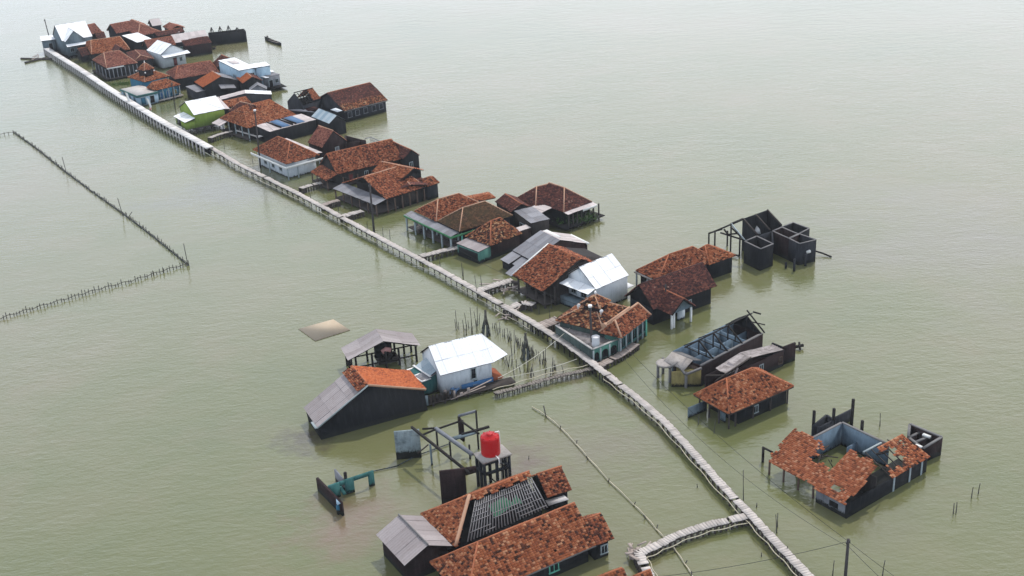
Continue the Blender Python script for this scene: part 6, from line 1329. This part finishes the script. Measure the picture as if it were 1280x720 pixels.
cable('upper wire between the pole at the teal hall and the pole at the bottom edge', T['b'], T['c'], 1.2)
cable('lower sagging wire between the teal hall pole and the pole at the bottom edge', T['b']-[0,0,.8], T['c']-[0,0,.5], 2.6, .018)
cable('upper cable from the bottom edge pole towards the lower right corner', T['c'], T['c']+[9,-16,.3], .5)
cable('lower cable from the bottom edge pole towards the lower right corner', T['c']-[0,0,.4], T['c']+[7.5,-16,-.4], .9)
cable('cable from the bottom edge pole crossing the boardwalk to the left', T['c'], P((740,728), 3.0), .6)
cable('cable from the leaning pole to the pole at the teal hall', T['a'], T['b'], 2.0)
cable('cable from the lamp pole to the leaning pole', T['e'], T['a'], 2.0)
cable('cable from the pole at the lime green house to the lamp pole', T['d'], T['e'], 1.5)
cable('pale rope from the teal hall terrace over the fish trap to the white house', P(Q('s',1220,200), 1.9), P(Q('s',500,700), 1.4), .5, .035, 'rope_pale')
cable('second pale rope just above the bamboo side path', P(Q('s',1290,510), 1.2), P(Q('s',540,700), 1.0), .25, .035, 'rope_pale')

# ================================================================== BOATS, SMALL THINGS
def boat(label, p, q_, w=1.1, person=True):
    a, c = P(p), P(q_); d = c-a; L = np.linalg.norm(d); fr = Frame((a+c)/2*[1,1,0], d); t = thing('boat', label, 'boat', fr)
    mb = MB(); n = 13; V = []
    for i in range(n):
        s = -1+2*i/(n-1); ww = w/2*(1-abs(s)**2.4)+.03; hz = .42+.28*s*s
        V += [fr.pt(s*L/2,-ww,hz), fr.pt(s*L/2*.96,-ww*.55,-.1), fr.pt(s*L/2*.96,ww*.55,-.1), fr.pt(s*L/2,ww,hz), fr.pt(s*L/2*.97,ww*.85,hz-.02), fr.pt(s*L/2*.93,ww*.45,.1), fr.pt(s*L/2*.93,-ww*.45,.1), fr.pt(s*L/2*.97,-ww*.85,hz-.02)]
    mb.add(V, [(i*8+j, i*8+(j+1)%8, (i+1)*8+(j+1)%8, (i+1)*8+j) for i in range(n-1) for j in range(8)]); mb.build('hull', 'wall_darkgrey', t)
    for s in (-.25,.1,.45): mb = MB(); mb.box(fr, s*L/2-.15, s*L/2+.15, -w*.42, w*.42, .38, .44); mb.build('thwart', 'plank_old', t)
    return fr, L
fr, L = boat('long narrow dark boat on the open water right of the roofless walls, carrying one person', (331,49), (352,57.5), 1.2)
def person(label, o, fr, pose='sit', shirt='cloth_blue', h=1.65):
    """one continuous body grown over a jointed skeleton with a Skin modifier"""
    k = h/1.7; J = {}
    if pose == 'sit':
        J = dict(pel=(0,0,.12),wai=(-.02,0,.3),che=(-.03,0,.5),nek=(-.02,0,.66),hea=(.02,0,.8),top=(.02,0,.9),sl=(-.03,.18,.58),el=(.08,.26,.34),hl=(.3,.2,.3),sr=(-.03,-.18,.58),er=(.08,-.26,.34),hr=(.3,-.2,.3),pl=(.02,.1,.1),kl=(.42,.13,.22),fl=(.5,.13,-.2),tl=(.62,.13,-.22),pr=(.02,-.1,.1),kr=(.42,-.13,.22),frr=(.5,-.13,-.2),tr=(.62,-.13,-.22))
    else:
        J = dict(pel=(0,0,.9),wai=(0,0,1.08),che=(0,0,1.28),nek=(0,0,1.44),hea=(.02,0,1.58),top=(.02,0,1.68),sl=(0,.19,1.36),el=(.02,.25,1.08),hl=(.1,.24,.82),sr=(0,-.19,1.36),er=(.02,-.25,1.08),hr=(.1,-.24,.82),pl=(0,.1,.86),kl=(.03,.11,.47),fl=(0,.11,.06),tl=(.16,.12,.03),pr=(0,-.1,.86),kr=(.03,-.11,.47),frr=(0,-.11,.06),tr=(.16,-.12,.03))
    Rr = dict(pel=.13,wai=.115,che=.14,nek=.055,hea=.1,top=.07,sl=.06,el=.042,hl=.035,sr=.06,er=.042,hr=.035,pl=.085,kl=.055,fl=.038,tl=.03,pr=.085,kr=.055,frr=.038,tr=.03)
    E_ = [('pel','wai'),('wai','che'),('che','nek'),('nek','hea'),('hea','top'),('che','sl'),('sl','el'),('el','hl'),('che','sr'),('sr','er'),('er','hr'),('pel','pl'),('pl','kl'),('kl','fl'),('fl','tl'),('pel','pr'),('pr','kr'),('kr','frr'),('frr','tr')]
    ks = list(J); me = bpy.data.meshes.new('person'); me.from_pydata([Vector(J[x])*k for x in ks], [(ks.index(a), ks.index(c)) for a, c in E_], []); ob = bpy.data.objects.new('person', me); COL.objects.link(ob)
    md = ob.modifiers.new('skin', 'SKIN'); 
    for i, x in enumerate(ks): me.skin_vertices[0].data[i].radius = (Rr[x]*k, Rr[x]*k)
    me.skin_vertices[0].data[0].use_root = True
    ob.modifiers.new('sub', 'SUBSURF').levels = 1; ob.modifiers['sub'].render_levels = 2
    me.materials.append(MATS['skin']); me.materials.append(MATS[shirt]); me.materials.append(MATS['cable'])
    dg = bpy.context.evaluated_depsgraph_get(); dg.update(); m2 = bpy.data.meshes.new_from_object(ob.evaluated_get(dg)); ob.modifiers.clear(); ob.data = m2
    for p in m2.polygons:
        c = p.center; z = c.z/k
        if pose == 'sit': p.material_index = 1 if (.14 < z < .66 and c.x < .12*k) else (2 if z > .84 or (z <= .3 and c.x > -.2 and z > -.1) else 0)
        else: p.material_index = 1 if 1.0 < z < 1.42 else (2 if z > 1.62 or .45 < z <= 1.0 and abs(c.y) < .2 else 0)
        p.use_smooth = True
    ob.location = o; ob.rotation_euler = (0, 0, math.atan2(fr.u[1], fr.u[0])); tag(ob, label, 'person'); return ob
person('person in dark clothes sitting at the left end of the distant boat', fr.pt(-L*.32,0,.4), fr, 'sit', 'cable')
fr, L = boat('small white boat moored below the burnt roofless walls', Q('c',1095,600), Q('c',1150,590), 1.0, False)
fr, L = boat('small grey boat tied up behind the red brown hip roof', Q('B',412,400), Q('B',455,395), 1.1, False)
# bushes on the stilt house deck
t = thing('bush', 'grey green climbing bush hanging over the deck of the maroon stilt house', 'bush', loc=list(P(Q('F',1130,310), .6)))
mb = MB()
for i in range(900):
    f_ = random.random(); c_ = P(Q('F', 985+f_*210, 330-f_*25), .6)+np.array([random.gauss(0,.5), random.gauss(0,.45), abs(random.gauss(0,.55))]); a = np.random.default_rng(i).normal(size=3)*.11; d = np.random.default_rng(i+9999).normal(size=3)*.11
    mb.add([c_, c_+a, c_+d], None, [(0,1,2)])
mb.build('foliage', 'leaf', t)
for k_, x, y, n_, sp, lb in (('C',100,160,400,1.6,'low green weeds on the mud bank left of the blue hall'),('L',505,0,200,.8,'green weed patch behind the white house in the middle')):
    if k_ == 'L': x, y = 100, 400
    c_ = P(Q(k_,x,y)); mb = MB()
    if k_ == 'L': continue
    for i in range(n_):
        q = c_+[random.gauss(0,sp), random.gauss(0,sp*.6), 0]; a = random.uniform(0,6.3); mb.add([q+[.1*math.cos(a),.1*math.sin(a),-.05], q-[.1*math.cos(a),.1*math.sin(a),.05], q+[random.uniform(-.1,.1),0,random.uniform(.1,.35)]], None, [(0,1,2)])
    o = mb.build('weeds', 'leaf'); o['kind'] = 'stuff'; o['label'] = lb; o['category'] = 'weeds'

def clutter(label, c_, n, sx, sy, mats=('wood','plank_old','wood_dark'), z=.5):
    for i in range(n):
        p = c_*[1,1,0]+[random.uniform(-sx,sx), random.uniform(-sy,sy), z]; a = random.uniform(0, 3); mb = MB(); f2 = Frame(p, [math.cos(a), math.sin(a), 0])
        mb.box(f2, -.25-.5*random.random(), .25, -.12, .12+.2*random.random(), 0, .1+.4*random.random()); o = mb.build('timber_offcut', random.choice(mats)); tag(o, label, 'timber', 'timber on the decks and porches'); rebase(o, p)
clutter('piece of old timber on the deck of the maroon stilt house', P(Q('F',1080,310)), 16, 2.6, 1.0, z=.62)
clutter('piece of old timber on the porch under the shaggy orange roof', P(Q('G',180,370)), 8, 1.2, 1.2, z=.6)
clutter('piece of old timber on the porch of the mossy roofed house', P(Q('F',230,390)), 8, 1.5, 1.5, z=.5)
clutter('piece of old timber floating beside the low water trough', P(Q('h',560,660)), 6, 1.2, .8, z=.1)
clutter('pale scrap on the deck in front of the flared white roof', P(Q('I',870,410)), 6, 1.0, .5, ('plank','plank_old','cloth_blue'), .45)

# ================================================================== LIGHT
az_sun, el_sun = R(62), R(60)      # towards the sun, measured from +X, counter clockwise
sd = np.array([math.cos(az_sun)*math.cos(el_sun), math.sin(az_sun)*math.cos(el_sun), math.sin(el_sun)])
ld = bpy.data.lights.new('sun', 'SUN'); ld.energy = 3.3; ld.angle = R(1.0); ld.color = (1, .955, .89); lo = bpy.data.objects.new('sun', ld); COL.objects.link(lo)
lo.rotation_euler = Vector(-sd).to_track_quat('-Z', 'Y').to_euler(); lo.location = (0,100,150)
w = bpy.data.worlds.new('World'); S.world = w; w.use_nodes = True; nt = w.node_tree; nt.nodes.clear()
out = nt.nodes.new('ShaderNodeOutputWorld'); bg = nt.nodes.new('ShaderNodeBackground'); sky = nt.nodes.new('ShaderNodeTexSky'); sky.sky_type = 'NISHITA'; sky.sun_disc = False
sky.sun_elevation = el_sun; sky.sun_rotation = math.pi/2-az_sun; sky.air_density = 1.2; sky.dust_density = 3.5; sky.ozone_density = 1.0
tc = nt.nodes.new('ShaderNodeTexCoord'); mp = nt.nodes.new('ShaderNodeMapping'); mp.inputs['Scale'].default_value = (1,1,2.6); nt.links.new(tc.outputs['Generated'], mp.inputs[0])
cl = noise(nt, 2.2, 5, .55, mp.outputs[0]); f_ = math_(nt, 'ADD', math_(nt, 'MULTIPLY', cl, .9), .28, clamp=True)
col = mix(nt, f_, sky.outputs[0], (9.2, 9.5, 10.1))
sx = nt.nodes.new('ShaderNodeSeparateXYZ'); nt.links.new(tc.outputs['Generated'], sx.inputs[0])
mr = nt.nodes.new('ShaderNodeMapRange'); mr.interpolation_type = 'SMOOTHSTEP'; mr.inputs[1].default_value = .35; mr.inputs[2].default_value = .95; mr.inputs[3].default_value = 1; mr.inputs[4].default_value = 0
nt.links.new(sx.outputs[2], mr.inputs[0])
dt = nt.nodes.new('ShaderNodeVectorMath'); dt.operation = 'DOT_PRODUCT'; nt.links.new(tc.outputs['Generated'], dt.inputs[0]); dt.inputs[1].default_value = (math.cos(az_sun), math.sin(az_sun), 0)
sunward = math_(nt, 'MULTIPLY', math_(nt, 'SUBTRACT', dt.outputs['Value'], .25, clamp=True), 1.5, clamp=True)
hz = mix(nt, f_, (12.4, 15.2, 19.2), (15.9, 18.1, 21.2)); hz = mix(nt, sunward, hz, (20.5, 21.4, 23.4))
col = mix(nt, mr.outputs[0], col, hz)   # milky bright haze low in the sky
nt.links.new(col, bg.inputs[0]); bg.inputs[1].default_value = .1; nt.links.new(bg.outputs[0], out.inputs[0])

# thin sea haze round everything
mb = MB(); fh = Frame([0,0,0],[1,0,0]); mb.box(fh, -3050, 3050, -3050, 3050, -4.3, 63)
ho = mb.build('haze', 'void'); ho['kind'] = 'stuff'; ho.data.materials.clear()
hm = bpy.data.materials.new('haze'); hm.use_nodes = True; hn = hm.node_tree; hn.nodes.clear(); hout = hn.nodes.new('ShaderNodeOutputMaterial'); hv = hn.nodes.new('ShaderNodeVolumePrincipled')
hv.inputs['Color'].default_value = (.86,.9,.95,1); hv.inputs['Density'].default_value = .00016; hn.links.new(hv.outputs[0], hout.inputs['Volume']); ho.data.materials.append(hm)

S.render.engine = 'CYCLES'; S.render.resolution_x = 1024; S.render.resolution_y = 576
S.view_settings.view_transform = 'Standard'; S.view_settings.look = 'None'; S.view_settings.exposure = -0.22; S.view_settings.gamma = 1
S.cycles.max_bounces = 6
import os
if os.environ.get('SCENE_LOG'): print('\n'.join(str(x) for x in LOG)); print('faces', sum(len(o.data.polygons) for o in bpy.data.objects if o.type == 'MESH'), 'objs', len(bpy.data.objects))
